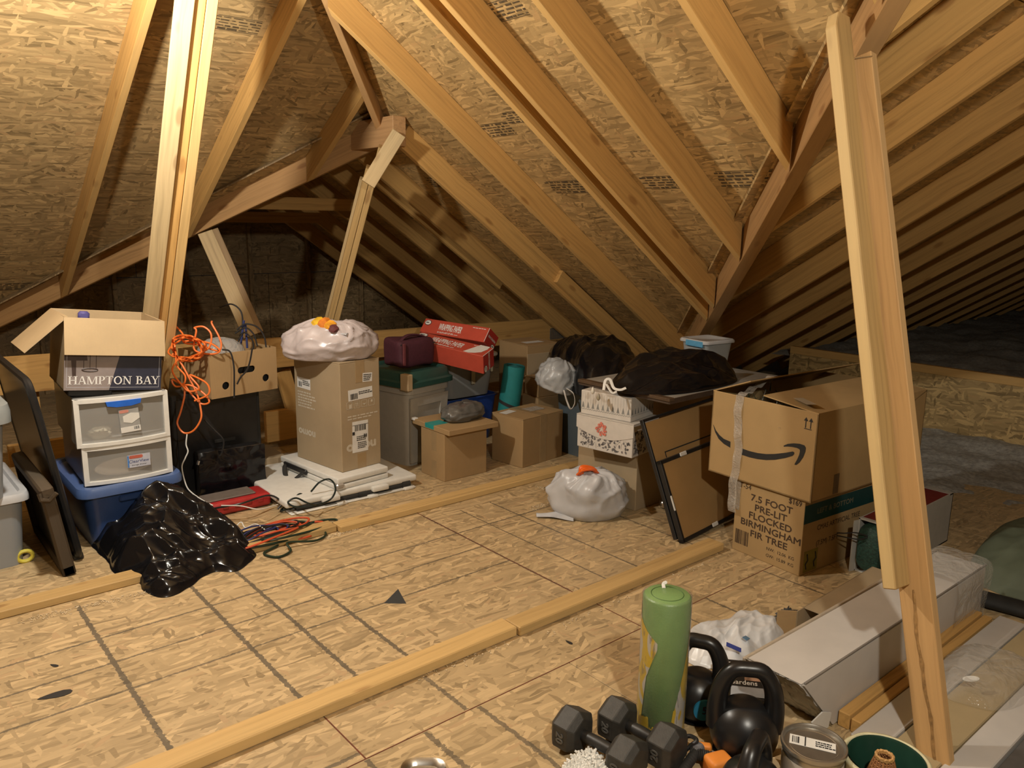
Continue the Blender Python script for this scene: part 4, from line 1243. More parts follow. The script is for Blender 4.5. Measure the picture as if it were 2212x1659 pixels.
lb = quad('label', M_paper, t, frontM(.127, .185) @ Matrix.Rotation(-.02, 4, 'Z'), .108, .178); bars(lb, topM(.0, .05, .0004), .075, .032, 2); scribble(lb, topM(.01, -.01, .0004), .07, .03, 3, 7); bars(lb, topM(.035, 0, .0004), .024, .022, 8, 8); scribble(lb, topM(.012, -.05, .0004), .06, .04, 4, 8)
quad('mark', M_ink, lb, topM(-.046, .022, .0004), .016, .018); quad('rule', M_ink, lb, topM(0, .068, .0004), .108, .002)
lb = quad('label', M_paper, t, leftM(.345, .455) @ Matrix.Rotation(-.02, 4, 'Z'), .13, .062); bars(lb, topM(-.035, -.008, .0004), .034, .028, 3, 10); scribble(lb, topM(.025, .004, .0004), .07, .03, 3, 9)
# knotted cloudy bag
q = MW[t] @ V((.12, .21, .617))
tb = thing('plastic_bag', 'knotted cloudy plastic bag with yellow and orange contents, on the tall brown box', 'bag', fr(q.x - .03, q.y, q.z, -35))
blob(.255, .205, .205, 2, .02, folds=13, foldamp=.028, knot=(.02, -.06), flat=.22).out('bag', M_pnkbag, tb, None, True, 180)
m = MB(); m.tube(smooth_path([(.0, -.11, .18), (.03, -.15, .17), (.08, -.17, .155), (.12, -.18, .15)], 6), [.012] * 18 + [.02], 8, flat=.35)
m.out('tie', M_whtbag, tb, None, True)
m = MB(); m.tube(smooth_path([(.0, -.11, .18), (-.03, -.16, .15), (-.05, -.19, .115)], 6), [.012] * 12 + [.02], 8, flat=.35); m.out('tie', M_whtbag, tb, None, True)
for k, (dx, dy, c, r_) in enumerate(((-.07, -.02, (.75, .45, .02), .04), (-.03, -.04, (.65, .2, .02), .045), (.0, -.06, (.75, .33, .02), .04), (.02, -.09, (.12, .03, .03), .03))):
    m = MB(); m.lathe([(.001, -r_ * .5), (r_, -r_ * .2), (r_ * .8, r_ * .3), (.001, r_ * .5)], 9)
    for v in m.b.verts: v.co += V(noise.noise_vector(v.co * 40 + V((k, 0, 0)))) * .008
    m.out('cloth_tuft', mat_plain('tuft%d' % k, c, .7, var=.3), tb, MW[tb] @ fr(dx + .03, dy - .085, .212 + .35 * dy, 0, 35, 15), True)
# grey bin with green lid
M_bin = mat_plain('bin_grey', (.41, .385, .335), .5, var=.05)
M_green = mat_plain('bin_green', (.022, .07, .058), .4, var=.08)
t = thing('storage_bin', 'tall beige grey bin with dark green lid, behind the lidded brown box', 'bin', fr(2.735, 4.285, 0, 12))
m = MB()
m.rings([(rrect(.31, .39, .04), 0), (rrect(.36, .44, .05), .46), (rrect(.385, .465, .05), .465), (rrect(.39, .47, .05), .53), (rrect(.375, .455, .05), .53), (rrect(.30, .38, .04), .02)])
m.out('body', M_bin, t, None, True)
def rib(u0, u1, v0, v1, nm='panel_rib'):
    f = lambda u, v: V((-.155 - .025 * v / .5 + u * (.31 + .05 * v / .5), -.195 - .025 * v / .5 - .0005, v))
    m = MB(); a = [f(u0, v0), f(u1, v0), f(u1, v1), f(u0, v1)]
    b = [p + V((0, -.012, 0)) for p in a]
    va = [m.b.verts.new(p) for p in a]; vb = [m.b.verts.new(p) for p in b]
    m.b.faces.new(vb)
    for i in range(4): m.b.faces.new((va[i], va[(i + 1) % 4], vb[(i + 1) % 4], vb[i]))
    m.out(nm, M_bin, t)
rib(.02, .2, .02, .44); rib(.8, .98, .02, .44); rib(.2, .8, .385, .44)
m = MB(); m.rings([(rrect(.43, .51, .05), 0), (rrect(.43, .51, .05), .03), (rrect(.40, .48, .05), .04), (rrect(.385, .46, .05), .085), (rrect(.36, .44, .05), .095), (rrect(.33, .41, .04), .08)]); m.out('lid', M_green, t, MW[t] @ fr(0, 0, .51), True)
MB().box2((-.219, -.258, .50), (-.18, -.19, .60), bev=.002).out('card_patch', M_cardl, t)
# maroon bag
t = thing('fabric_case', 'soft maroon zipped case on the green lidded bin', 'case', fr(2.755, 4.255, .607, 4))
m = MB(); m.box((0, 0, .09), (.275, .2, .175), bev=.028, seg=3)
bmesh.ops.subdivide_edges(m.b, edges=m.b.edges[:], cuts=3, use_grid_fill=True)
for v in m.b.verts: v.co += V(noise.noise_vector(v.co * 9)) * .010; v.co.z = max(.0, v.co.z)
M_mar = mat_plain('maroon_cloth', (.062, .012, .022), .75, var=.15, scale=60, bump=.2)
m.out('body', M_mar, t, None, True, 60)
MB().box2((-.125, -.112, .02), (-.105, -.1, .16), bev=.003).out('strap', mat_plain('maroon_strap', (.14, .03, .035), .7), t)
m = MB(); m.tube(smooth_path([(-.12, -.06, .165), (-.05, -.05, .2), (.04, -.05, .195), (.12, -.07, .165)], 6), .014, 8, flat=.5); m.out('handle', M_mar, t, None, True)
m = MB(); m.tube([(-.13, -.09, .15), (.135, -.095, .145)], .004, 6); m.out('zipper', M_blackm, t)
# clear bin stack
t = thing('storage_tote', 'blue open tote under the clear bin, behind the lidded brown box', 'storage bin', fr(3.28, 4.53, 0, 0))
tub_mesh(.40, .46, .46, .52, .315, .05, rim=.02).out('tub', mat_plain('blue_tote', (.02, .06, .28), .35), t, None, True)
M_cbin = mat_clear('clear_bin', (.44, .44, .42), .5, .2)
t = thing('storage_tote', 'clear bin of dark bundles and cream cloth under the red gift wrap cartons', 'storage bin', fr(3.27, 4.52, .326, 0))
tub_mesh(.39, .46, .445, .53, .275, .07, rim=.02).out('tub', M_cbin, t, None, True)
lid_mesh(.475, .56, .02, .06, .008).out('lid', mat_clear('clear_lid', (.5, .5, .48), .3, .25), t, MW[t] @ fr(0, 0, .275), True)
MB().box((.0, -.272, .19), (.03, .008, .19), bev=.002).out('latch', mat_plain('cream_latch', (.55, .5, .36), .5), t)
MB().box((.16, -.274, .21), (.02, .008, .09), bev=.003).out('latch', bpy.data.materials['cream_latch'], t)
m = blob(.17, .19, .12, 11, .03, 48, 24, 8, .03); o = m.out('dark_bundle', mat_plain('bundle_grey', (.05, .055, .065), .7), None, fr(3.27, 4.52, .331), True); tag(o, 'dark grey bundle at the bottom of the clear bin', 'bundle')
m = blob(.13, .12, .10, 12, .04, 48, 24, 8, .03); o = m.out('cream_cloth', mat_plain('cream_cloth', (.55, .5, .38), .85, sheen=.3), None, fr(3.2, 4.42, .456), True); tag(o, 'cream cloth crumpled in the clear bin', 'cloth')
m = blob(.06, .10, .11, 15, .02, 40, 20, 8, .03); o = m.out('dark_cloth', mat_plain('violet_cloth', (.09, .07, .1), .85), None, fr(3.38, 4.5, .456), True); tag(o, 'dark cloth at the right inside the clear bin', 'cloth')
# wrapping paper cartons
M_red = mat_plain('carton_red', (.50, .075, .045), .4, var=.06)
M_red2 = mat_plain('carton_red_dull', (.40, .035, .025), .45, var=.06)
def wrap_box(label, BL, BR, TL, ER, lid):
    BL, BR, TL = V(BL), V(BR), V(TL)
    x = (BR - BL); L = x.length; x.normalize()
    z = TL - BL; z = z - x * z.dot(x); hh = z.length; z.normalize()
    y = z.cross(x); dd = .125
    t = thing('gift_wrap_carton', label, 'carton', axes(BL, x, y, z))
    MB().box2((0, 0, 0), (L, dd, hh), bev=.0025).out('body', M_red, t)
    MB().box2((L, .003, .003), (L + .0015, dd - .003, hh - .003)).out('end_panel', M_red2, t)
    text('WRAPPING PAPER', hh * .36, M_whitep, t, frontM(L * .44, hh * .52) @ Matrix.Rotation(-.02, 4, 'Z') @ Matrix.Diagonal((1, 1.75, 1, 1)), .62, .0007)
    scribble(t, frontM(L * .42, hh * .17), L * .3, hh * .12, 2, 4, M_paper)
    scribble(t, frontM(L * .86, hh * .85), L * .2, hh * .08, 1, 5, M_paper)
    for Mo, s_ in ((frontM(L * .07, hh * .72), 1), (axes(V((L + .002, dd * .8, hh * .2)), V((0, 1, 0)), V((0, 0, 1)), V((1, 0, 0))), .75)):
        b = MB().prism([(hh * .26 * s_ * math.cos(k / 24 * 6.2832), hh * .19 * s_ * math.sin(k / 24 * 6.2832)) for k in range(24)], 0, .0004).out('badge', M_ink, t, MW[t] @ Mo)
        c = MB().prism([(hh * .225 * s_ * math.cos(k / 24 * 6.2832), hh * .155 * s_ * math.sin(k / 24 * 6.2832)) for k in range(24)], 0, .0004).out('badge_face', M_paper, b, MW[b] @ topM(0, 0, .0003))
        scribble(b, topM(0, 0, .0008), hh * .3 * s_, hh * .15 * s_, 1, 9)
    tt = text('WRAPPING PAPER', hh * .2, M_paper, t, axes(V((L + .0022, dd / 2, hh * .55)), V((0, 1, 0)), V((0, 0, 1)), V((1, 0, 0))) @ Matrix.Rotation(math.pi, 4, 'Z'), .55, .0003)
    MB().box2((L - .002, -.001, .004), (L + .001, .001, hh - .004)).out('edge_tape', M_paper, t)
    if lid:
        m = MB(); m.prism([(L * .83, hh), (L * .73, 0.006), (L * .80, .004), (L * .87, .02), (L * .93, .045), (L * .96, hh * .72), (L * .955, hh)], 0, .0006); m.out('torn_patch', M_paper, t, MW[t] @ axes(V((0, -.0012, 0)), V((1, 0, 0)), V((0, 0, 1)), V((0, -1, 0))))
    return t
wrap_box('lower red gift wrap carton with a torn white patch, on the clear bin', dep(886, 733, 5.22), dep(1043, 770, 4.98), dep(900, 714, 5.34), None, True)
wrap_box('upper red gift wrap carton lying behind the torn one', dep(906, 716, 5.42), dep(1045, 739, 5.12), dep(912.5, 686, 5.47), None, False)
# lidded brown box, grey parcel
t = thing('cardboard_box', 'brown box with an overhanging lid and teal tape, front of the grey bin', 'box', fr(2.622, 3.682, 0, 0))
carton_body(t, .318, .243, .29, M_card)
MB().box2((-.0008, .08, .17), (0, .13, .29)).out('tape', M_tape, t); MB().box2((-.0008, .08, 0), (0, .13, .11)).out('tape', M_tape, t)
MB().box2((-.005, -.055, .292), (.365, .33, .325), bev=.003).out('lid', M_card, t)
m = MB(); m.box2((-.006, .10, .3), (.10, .19, .3262)); m.out('teal_tape', mat_plain('teal', (.03, .32, .30), .3), t)
MB().box2((-.012, .30, .315), (.02, .335, .33), bev=.003).out('torn_corner', M_paper, t)
m = blob(.165, .10, .10, 21, .012, 80, 40, 8, .012, flat=.2, scale=5)
o = m.out('parcel', mat_bag('grey_mailer', (.13, .125, .115), .35, scale=8, strength=.4, trans=.05), None, fr(2.86, 3.82, .328, 14), True, 180); tag(o, 'crumpled grey plastic parcel on the lid of the brown box', 'parcel')
# yoga mat
t = thing('yoga_mat', 'rolled teal exercise mat standing between the clear bin and brown boxes', 'mat', fr(3.36, 4.02, 0))
M_teal = mat_plain('teal_foam', (.012, .20, .205), .7, var=.08, bump=.3, bscale=260)
Mt = axes(V((3.352, 4.02, .004)), V((1, 0, 0)), V((0, 1, 0)), V((0, 0, 1))) @ Matrix.Rotation(math.radians(7), 4, V((.65, .76, 0)))
m = MB(); pts = []
for k in range(110):
    a_ = k / 110 * 5 * 2 * math.pi; r_ = .012 + .0118 * a_ / (2 * math.pi); pts.append((r_ * math.cos(a_ + 1), r_ * math.sin(a_ + 1)))
inner = [(p[0] * (1 - .0055 / max(.012, math.hypot(*p))), p[1] * (1 - .0055 / max(.012, math.hypot(*p)))) for p in pts]
m.prism([(.0715 * math.cos(k / 40 * 6.2832), .0715 * math.sin(k / 40 * 6.2832)) for k in range(40)], 0, .575)
m.out('roll', M_teal, t, Mt, True)
m = MB(); m.tube([(p[0], p[1], .577) for p in pts], .0022, 5); m.out('spiral_edge', mat_plain('teal_edge', (.008, .11, .115), .8), t, Mt, True)
m = MB(); m.grid(lambda u, v: V((.0735 * math.cos(u * 6.2832), .0735 * math.sin(u * 6.2832), .30 + .022 * v - .02 * math.cos(u * 6.2832 + .6))), 40, 2, cu=True); m.out('strap', M_blackm, t, Mt, True)
# taped brown box
t = carton('brown box with a taped front seam and paper labels, behind the grey white bag', fr(3.164, 3.603, 0, 6), .385, .272, .315, M_card, tape='y', low=1.0)
quad('label', M_paper, t, topM(.07, .2, .316, rz=8), .11, .06); quad('clear_patch', M_tapec, t, topM(.26, .15, .3165, rz=-5), .13, .09)
# boxes behind
t = carton('tall torn brown box standing behind the teal mat', fr(3.68, 4.16, 0, -4), .30, .34, .66, M_cardl if False else M_card, tape=None)
MB().box2((.0, -.006, .3), (.2, -.001, .6), bev=.002).out('torn_flap', M_cardg, t)
quad('label', M_paper, t, topM(.14, .12, .661), .16, .07)
carton('plain brown carton hidden low behind the taped brown box', fr(3.60, 3.95, 0, -4), .27, .18, .33, M_card, tape=None)
carton('small brown carton on top of the low carton beside the blue grey tote', fr(3.61, 3.96, .331, -6), .20, .16, .13, M_card, tape='x', front_tape=False)
# blue-grey tote + white bag
t = thing('storage_tote', 'blue grey clear tote behind the boxes printed with leaves and firs', 'storage bin', fr(3.82, 3.60, 0, 0))
tub_mesh(.40, .30, .46, .36, .43, .05).out('tub', mat_clear('slate_clear', (.13, .17, .20), .2, .3), t, None, True)
lid_mesh(.48, .38, .03, .05, .008).out('lid', mat_plain('slate_lid', (.07, .09, .09), .4), t, MW[t] @ fr(0, 0, .428), True)
blob(.15, .11, .16, 31, .03, 40, 20, 6, .03).out('dark_contents', M_blackm, t, MW[t] @ fr(0, 0, .005), True)
tb = thing('plastic_bag', 'white carrier bag with a loop handle slumped on the blue grey tote', 'bag', fr(fl(1203, 848, .462).x + .05, fl(1203, 848, .462).y + .07, .462, -30))
blob(.125, .10, .20, 33, .02, 64, 32, 9, .04, flat=.2).out('bag', mat_bag('grey_white_bag', (.42, .44, .46), .35, scale=5, strength=.3), tb, MW[tb] @ fr(-.02, 0, 0, 0, 0, 20), True, 180)
m = MB(); m.tube(smooth_path([(.05, -.10, .03), (.09, -.12, -.0), (.10, -.125, -.06), (.075, -.125, -.10), (.05, -.12, -.05), (.03, -.11, .02)], 6), .007, 6, flat=.5); m.out('handle', M_paper, tb, None, True)
# brown box, patterned boxes
t = carton('plain brown box at the base of the patterned gift boxes', fr(3.146, 2.658, 0, 3), .36, .42, .323, M_cardg, tape=None)
def gift_face(t, Mf, w, h, kind, seed):
    r = random.Random(seed); m = MB()
    if kind == 'leaf':
        for i in range(int(w * h * 3200)):
            x, y = r.uniform(-w / 2 + .012, w / 2 - .012), r.uniform(-h / 2 + .01, h / 2 - .01)
            a_ = r.uniform(0, 6.28); L_, W_ = r.uniform(.006, .011), r.uniform(.003, .0065)
            pts = [(x + L_ * math.cos(a_) * math.cos(q) - W_ * math.sin(a_) * math.sin(q), y + L_ * math.sin(a_) * math.cos(q) + W_ * math.cos(a_) * math.sin(q)) for q in [k / 8 * 6.2832 for k in range(8)]]
            m.prism(pts, 0, .0003)
        for i in range(int(w * h * 900)):
            x, y = r.uniform(-w / 2 + .015, w / 2 - .015), r.uniform(-h / 2 + .015, h / 2 - .015); a_ = r.uniform(0, 3.14)
            m.tube([(x - .015 * math.cos(a_), y - .015 * math.sin(a_), .0003), (x, y + .004, .0003), (x + .015 * math.cos(a_), y + .015 * math.sin(a_), .0003)], .0006, 4)
        return m.out('leaf_print', mat_plain('leaf_grey', (.15, .14, .14), .6, var=.5, scale=60), t, MW[t] @ Mf)
    n = max(3, int(w / .03))
    for i in range(n):
        x = -w / 2 + (i + .5) * w / n; y = -h * .22
        for k in range(4): m.prism([(x - .011 + .0024 * k, y + .007 * k), (x + .011 - .0024 * k, y + .007 * k), (x, y + .012 + .007 * k)], 0, .0003)
    x = -w / 2; k = 0
    while x < w / 2 - .008:
        m.tube([(x, -h * .30 + (k % 2) * .006, .0002), (x + .007, -h * .30 + ((k + 1) % 2) * .006, .0002)], .001, 4); x += .007; k += 1
    x = -w / 2 + .01
    while x < w / 2 - .008: m.box((x, .02, .0002), (.0004, h * .5, .0003)); x += .017
    return m.out('fir_print', mat_plain('fir_grey', (.26, .26, .25), .6, var=.2), t, MW[t] @ Mf)
M_gift = mat_plain('gift_white', (.60, .56, .51), .55, var=.05)
t = thing('gift_box', 'keepsake box printed with grey leaves and a red rosette, on the brown box', 'box', fr(3.046, 2.612, .325, 9))
carton_body(t, .26, .35, .178, M_gift)
gift_face(t, leftM(.175, .075), .34, .14, 'leaf', 3); gift_face(t, frontM(.13, .075), .25, .14, 'leaf', 4)
m = MB(); m.prism([(-.18, .055)] + [(-.18 + .36 * k / 14, -.012 - .04 * math.sin(k / 14 * math.pi)) for k in range(15)] + [(.18, .055)], 0, .003); m.out('lid_front', M_gift, t, MW[t] @ leftM(.175, .122))
MB().box2((-.004, -.006, .178), (.264, .356, .182), bev=.001).out('lid', M_gift, t)
ro = MB()
for k in range(20):
    a_ = k * 2.4; r_ = .004 + .0011 * k
    ro.prism([(r_ * math.cos(a_), r_ * math.sin(a_)), ((r_ + .012) * math.cos(a_ - .25), (r_ + .012) * math.sin(a_ - .25)), ((r_ + .016) * math.cos(a_), (r_ + .016) * math.sin(a_)), ((r_ + .012) * math.cos(a_ + .25), (r_ + .012) * math.sin(a_ + .25))], .0 + k * .0002, .002 + k * .0002)
ro.out('rosette', mat_plain('rosette', (.65, .17, .12), .6, var=.3), t, MW[t] @ leftM(.19, .122, .0038))
t = thing('gift_box', 'white keepsake box with a row of grey fir trees, topmost of the gift boxes', 'box', fr(3.062, 2.645, .508, 11))
carton_body(t, .24, .31, .13, M_gift)
gift_face(t, leftM(.155, .065), .31, .13, 'fir', 5); gift_face(t, frontM(.12, .065), .24, .13, 'fir', 6)
# grey shelf board across them
M_shelf = NT('shelf_grey'); v = M_shelf.coords(); n_ = M_shelf.noise(M_shelf.mapping(v, sc=(3, 40, 3)), 1, 3)
M_shelf.base(M_shelf.ramp(n_, [(.3, (.26, .245, .22)), (.7, (.40, .38, .34))])); M_shelf.rough(.5); M_shelf = M_shelf.m
t = thing('shelf_board', 'grey wood-look tabletop with dark brown edges, lying across the gift boxes', 'board', fr(3.10, 2.43, .640, 1))
MB().box2((0.004, .004, 0), (1.02, .62, .024)).out('panel', M_shelf, t)
M_edge = mat_plain('edge_brown', (.075, .05, .035), .5, var=.2)
MB().box2((-.002, 0, -.001), (.004, .624, .0255)).out('edge_band', M_edge, t)
MB().box2((-.002, -.002, -.001), (1.02, .004, .0255)).out('edge_band', M_edge, t)
MB().box2((-.012, -.006, .012), (.03, .626, .030), bev=.003).out('dark_rail', mat_wood('walnut', (.11, .07, .042), .6, .5, False), t)
carton('plain box holding up the far end of the grey board', fr(3.62, 2.56, 0, 0), .40, .42, .638, M_card, tape=None)
for i, (px, py, c) in enumerate(((1285, 842, (.65, .62, .55)), (1297, 856, (.32, .28, .20)))):
    q = onY(px, py, 2.79 - .02 * i); m = MB(); m.lathe([(.001, -.022), (.008, -.016), (.011, -.006), (.005, .012), (.001, .018)], 14)
    o = m.out('ornament', mat_plain('teardrop%d' % i, c, .35), None, Matrix.Translation((q.x - .015, q.y, q.z)), True); tag(o, ['white teardrop ornament hanging off the grey board', 'olive teardrop ornament hanging off the grey board'][i], 'ornament')
# black bags up there
def heapbag(label, pts, hf, z, seed, amp=.035, nm='trash_bag', an=None):
    m = drape([(p.x, p.y) for p in pts], hf, seed, amp * 1.7, 220, 80, 4.2, .01, an, 4)
    o = m.out(nm, M_blkbag, None, Matrix.Translation((0, 0, z)), True, 180)
    return tag(o, label, 'bag')
pts = [fl(px, py, .668) for px, py in ((1318, 838), (1345, 850), (1420, 853), (1490, 848), (1545, 838), (1592, 824), (1575, 806), (1530, 800), (1470, 795), (1390, 800), (1335, 815))]
heapbag('glossy black bin bag tied with white ribbon, lying on the grey board', pts, lambda x, y: .07 * gs(x, y, 3.55, 2.80, .34, .2, -.3) + .035 + .05 * gs(x, y, 3.75, 2.95, .14, .1, .4) + .03 * gs(x, y, 3.3, 2.75, .1, .08, 0), .666, 7, an=-.35)
t_ = MB(); t_.tube(smooth_path([dep(1304, 843, 4.0), dep(1308, 822, 4.02), dep(1318, 820, 4.02), dep(1326, 838, 4.0), dep(1340, 842, 3.98), dep(1352, 838, 3.98)], 6), .008, 7, flat=.45)
t_.tube(smooth_path([dep(1310, 830, 4.0), dep(1322, 848, 3.96), dep(1332, 846, 3.96)], 6), .007, 7, flat=.45)
tag(t_.out('ribbon', M_paper, None, I4, True), 'white ribbon tied on the neck of the black bag on the grey board', 'ribbon')
pts = [fl(px, py, .47) for px, py in ((1185, 815), (1225, 835), (1262, 858), (1330, 862), (1385, 840), (1375, 815), (1320, 800), (1250, 792), (1180, 800))]
heapbag('black bin bag bulging over the blue grey tote behind the gift boxes', pts, lambda x, y: .235 + .02 * gs(x, y, 3.75, 3.6, .2, .2, 0) - .05 * gs(x, y, 3.4, 3.0, .3, .3, 0), .465, 9, an=.4)
# clear small bin with blue latch
t = thing('storage_tote', 'small clear bin with light blue latch at the back of the grey board', 'storage bin', fr(4.03, 2.90, .668, -8))
tub_mesh(.20, .18, .235, .21, .155, .03).out('tub', mat_clear('milky', (.48, .50, .50), .3, .35), t, None, True)
lid_mesh(.26, .235, .02, .03, .006).out('lid', M_wlid, t, MW[t] @ fr(0, 0, .15), True)
MB().box2((-.135, -.09, .13), (-.12, .05, .165), bev=.004).out('latch', mat_plain('sky_blue', (.12, .38, .62), .4), t)
# framed boards
up = V((-.075, .235, .60)); uL = up.length; up.normalize()
Mt0 = axes(V((2.985, 2.215, .006)), V((1, 0, 0)), up, V((1, 0, 0)).cross(up))
t = thing('picture_frame', 'black framed cardboard-backed panel leaning on the grey board', 'frame', Mt0)
fw, fh = .62, .62
M_back = mat_card('frame_back', (.40, .245, .10), False)
MB().box2((.012, .012, -.006), (fw - .012, .395, .0), bev=.001).out('backing', M_back, t)
for x_ in (0, fw - .018): MB().box2((x_, 0, -.022), (x_ + .018, .41, .006), bev=.002).out('side_rail', M_black, t)
for y_ in (0, .392): MB().box2((0, y_, -.022), (fw, y_ + .018, .006), bev=.002).out('rail', M_black, t)
for (x_, y_, sx_, sy_) in ((.16, .394, .055, .02), (-.002, .16, .012, .075), (.255, .004, .05, .02)): MB().box2((x_, y_, .005), (x_ + sx_, y_ + sy_, .010), bev=.003).out('clip', M_paper, t)
t = thing('picture_frame', 'wider black framed panel behind, showing above the leaning one', 'frame', MW[t] @ fr(-.004, .02, -.030))
MB().box2((.012, .012, -.006), (fw + .1, .585, .0), bev=.001).out('backing', M_back, t)
for x_ in (0, fw + .09): MB().box2((x_, 0, -.018), (x_ + .014, .6, .004), bev=.002).out('side_rail', M_black, t)
MB().box2((0, .59, -.018), (fw + .1, .604, .004), bev=.002).out('rail', M_black, t)
m = MB(); m.box2((.10, .415, .0003), (.58, .421, .0012)); m.box2((.10, .39, .0003), (.106, .421, .0012)); m.out('dark_tape', M_blackm, t)
# ornament ball
q = fl(1433, 1098)
t = thing('ornament_ball', 'silver bauble on the floor beside the leaning black frame', 'ornament', fr(q.x, q.y, 0))
m = MB(); m.lathe([(.026 * math.sin(k / 16 * math.pi) + .0001, .026 - .026 * math.cos(k / 16 * math.pi)) for k in range(17)], 24); m.out('ball', mat_plain('silver_ball', (.65, .62, .58), .22, 1.0, .03), t, None, True)
MB().lathe([(.006, 0), (.006, .008)], 12).out('cap', M_steel, t, MW[t] @ fr(0, 0, .051))
# grey-white bag with orange tie
tb = thing('plastic_bag', 'white bin bag with an orange drawstring knot on the open floor', 'bag', fr(2.925, 2.79, 0, -40))
blob(.205, .15, .26, 41, .022, 120, 72, 9, .035, knot=(-.02, -.05), flat=.16, scale=3).out('bag', M_whtbag, tb, None, True, 180)
m = MB(); m.grid(lambda u, v: V((-.09 - .19 * u, -.06 + (v - .5) * (.13 - .10 * u), .004 + .06 * (1 - u) ** 2 * math.sin(v * math.pi) + .010 * u * (1 + math.sin(v * 9 + u * 4)))), 16, 12); m.out('bag_tail', M_whtbag, tb, None, True, 180)
m = MB()
for k in range(3): m.tube(smooth_path([(-.075 + .01 * k, -.09, .245), (-.05, -.10 + .01 * k, .268 + .006 * k), (0, -.09 + .012 * k, .272), (.03, -.07, .25)], 6), .013, 8, flat=.5)
m.out('drawstring', mat_plain('orange_tie', (.80, .13, .01), .4), tb, None, True)
# ================================================================== RIGHT SIDE
M_tree = mat_card('tree_box', (.42, .285, .135))
t = carton('brown artificial tree box with bold black lettering, under the box with the arrow', fr(3.10, 1.668, 0, -5), .92, .372, .352, M_tree, tape=None)
for i, (s_, y_) in enumerate((('7.5 FOOT', .284), ('PRE-LIT', .241), ('FLOCKED', .198), ('BIRMINGHAM', .155), ('FIR TREE', .112))):
    text(s_, .044, M_inkb, t, leftM(.172 - (0.004 if i == 3 else 0), y_), 1.22, .0012)
text('T-54', .034, M_inkb, t, leftM(.318, .327), 1.0, .0004); text('$169', .034, M_inkb, t, leftM(.050, .329), .98, .0008)
text('NW:  12.06  KG', .021, M_inkb, t, leftM(.105, .070), 1.05, .0002); text('GW:  15.89  KG', .021, M_inkb, t, leftM(.105, .038), 1.05, .0002)
bars(t, leftM(.318, .075), .075, .07, 12, 24, M_inkb)
quad('green_band', mat_plain('band_green', (.008, .05, .05), .5), t, frontM(.33, .285), .66, .085)
text('LEFT & BOTTOM', .034, mat_plain('band_text', (.16, .15, .1), .6), t, frontM(.23, .285, .0012), 1.1, .0006)
text('CMAS ARTIFICIAL TREE', .034, M_inkb, t, frontM(.27, .205), .95, .0003); text('(7.5M) 7.5FT', .034, M_inkb, t, frontM(.19, .13), .95, .0003)
quad('yellow_mark', mat_plain('mark_yellow', (.22, .18, .02), .6), t, frontM(.075, .06), .10, .10)
for dx in (.045, .105):
    m = MB(); m.tube([(dx, .025, 0), (dx - .008, .05, 0), (dx + .008, .065, 0), (dx, .095, 0)], .004, 5); m.out('mark', M_ink, t, MW[t] @ frontM(0, 0, .0012))
MB().box2((-.004, .345, .2), (.02, .378, .36), bev=.004).out('torn_corner', M_tapec, t)
# large box with arrow smile
t = thing('cardboard_box', 'large open brown box printed with a black curved arrow', 'box', fr(3.083, 1.636, .3535, -4, 0, 0))
w_, d_, h_ = .90, .558, .394
M_amz = mat_card('arrow_box', (.43, .29, .135))
m = MB(); m.box2((0, 0, 0), (.006, d_, h_)); m.box2((w_ - .006, 0, 0), (w_, d_, h_)); m.box2((0, 0, 0), (w_, .006, h_)); m.box2((0, d_ - .006, 0), (w_, d_, h_)); m.box2((0, 0, 0), (w_, d_, .006))
m.out('body', M_amz, t)
M_smile = mat_plain('smile_ink', (.018, .019, .02), .6, var=.1)
def face_uv(px, py):   # inverse bilinear in the face's four picture corners
    A, B, C_, D = (150, 240), (905, 400), (858, 1025), (130, 808)
    u = v = .5
    for _ in range(30):
        f = lambda i: (1 - v) * ((1 - u) * A[i] + u * B[i]) + v * ((1 - u) * D[i] + u * C_[i])
        ex, ey = px - f(0), py - f(1)
        fu = [(1 - v) * (B[i] - A[i]) + v * (C_[i] - D[i]) for i in (0, 1)]; fv = [(1 - u) * (D[i] - A[i]) + u * (C_[i] - B[i]) for i in (0, 1)]
        dt = fu[0] * fv[1] - fv[0] * fu[1]
        u += (ex * fv[1] - fv[0] * ey) / dt; v += (fu[0] * ey - ex * fu[1]) / dt
    return (u - .5) * d_, (1 - v) * h_
def smile(t):
    Mf = leftM(d_ / 2, 0, .0008)
    top = [(158, 478), (180, 520), (210, 555), (245, 582), (296, 602)]; bot = [(160, 488), (176, 535), (205, 582), (245, 617), (296, 645)]
    top2 = [(378, 648), (440, 668), (500, 681), (560, 687), (620, 684), (690, 674), (740, 663), (750, 670)]; bot2 = [(378, 693), (440, 712), (500, 724), (560, 729), (620, 726), (690, 711), (738, 694), (748, 682)]
    for T, B in ((top, bot), (top2, bot2)):
        m = MB()
        for i in range(len(T) - 1): m.prism([face_uv(*q) for q in (B[i], B[i + 1], T[i + 1], T[i])], 0, .0005)
        m.out('arrow_print', M_smile, t, MW[t] @ Mf)
    out = [(678, 624), (705, 611), (745, 606), (785, 608), (815, 618), (824, 634), (822, 660), (808, 700), (785, 738), (764, 757), (752, 755)]; inn = [(679, 631), (705, 629), (735, 631), (765, 637), (782, 645), (786, 652), (786, 664), (782, 685), (770, 716), (757, 742), (752, 754)]
    m = MB()
    for i in range(len(out) - 1): m.prism([face_uv(*q) for q in (inn[i], inn[i + 1], out[i + 1], out[i])], 0, .0005)
    m.out('arrow_print', M_smile, t, MW[t] @ Mf)
smile(t)
m = MB()
for dx in (-.012, .012): m.box((dx, -.004, .0003), (.004, .036, .0005)); m.prism([(dx - .01, .008), (dx + .01, .008), (dx, .024)], 0, .0005)
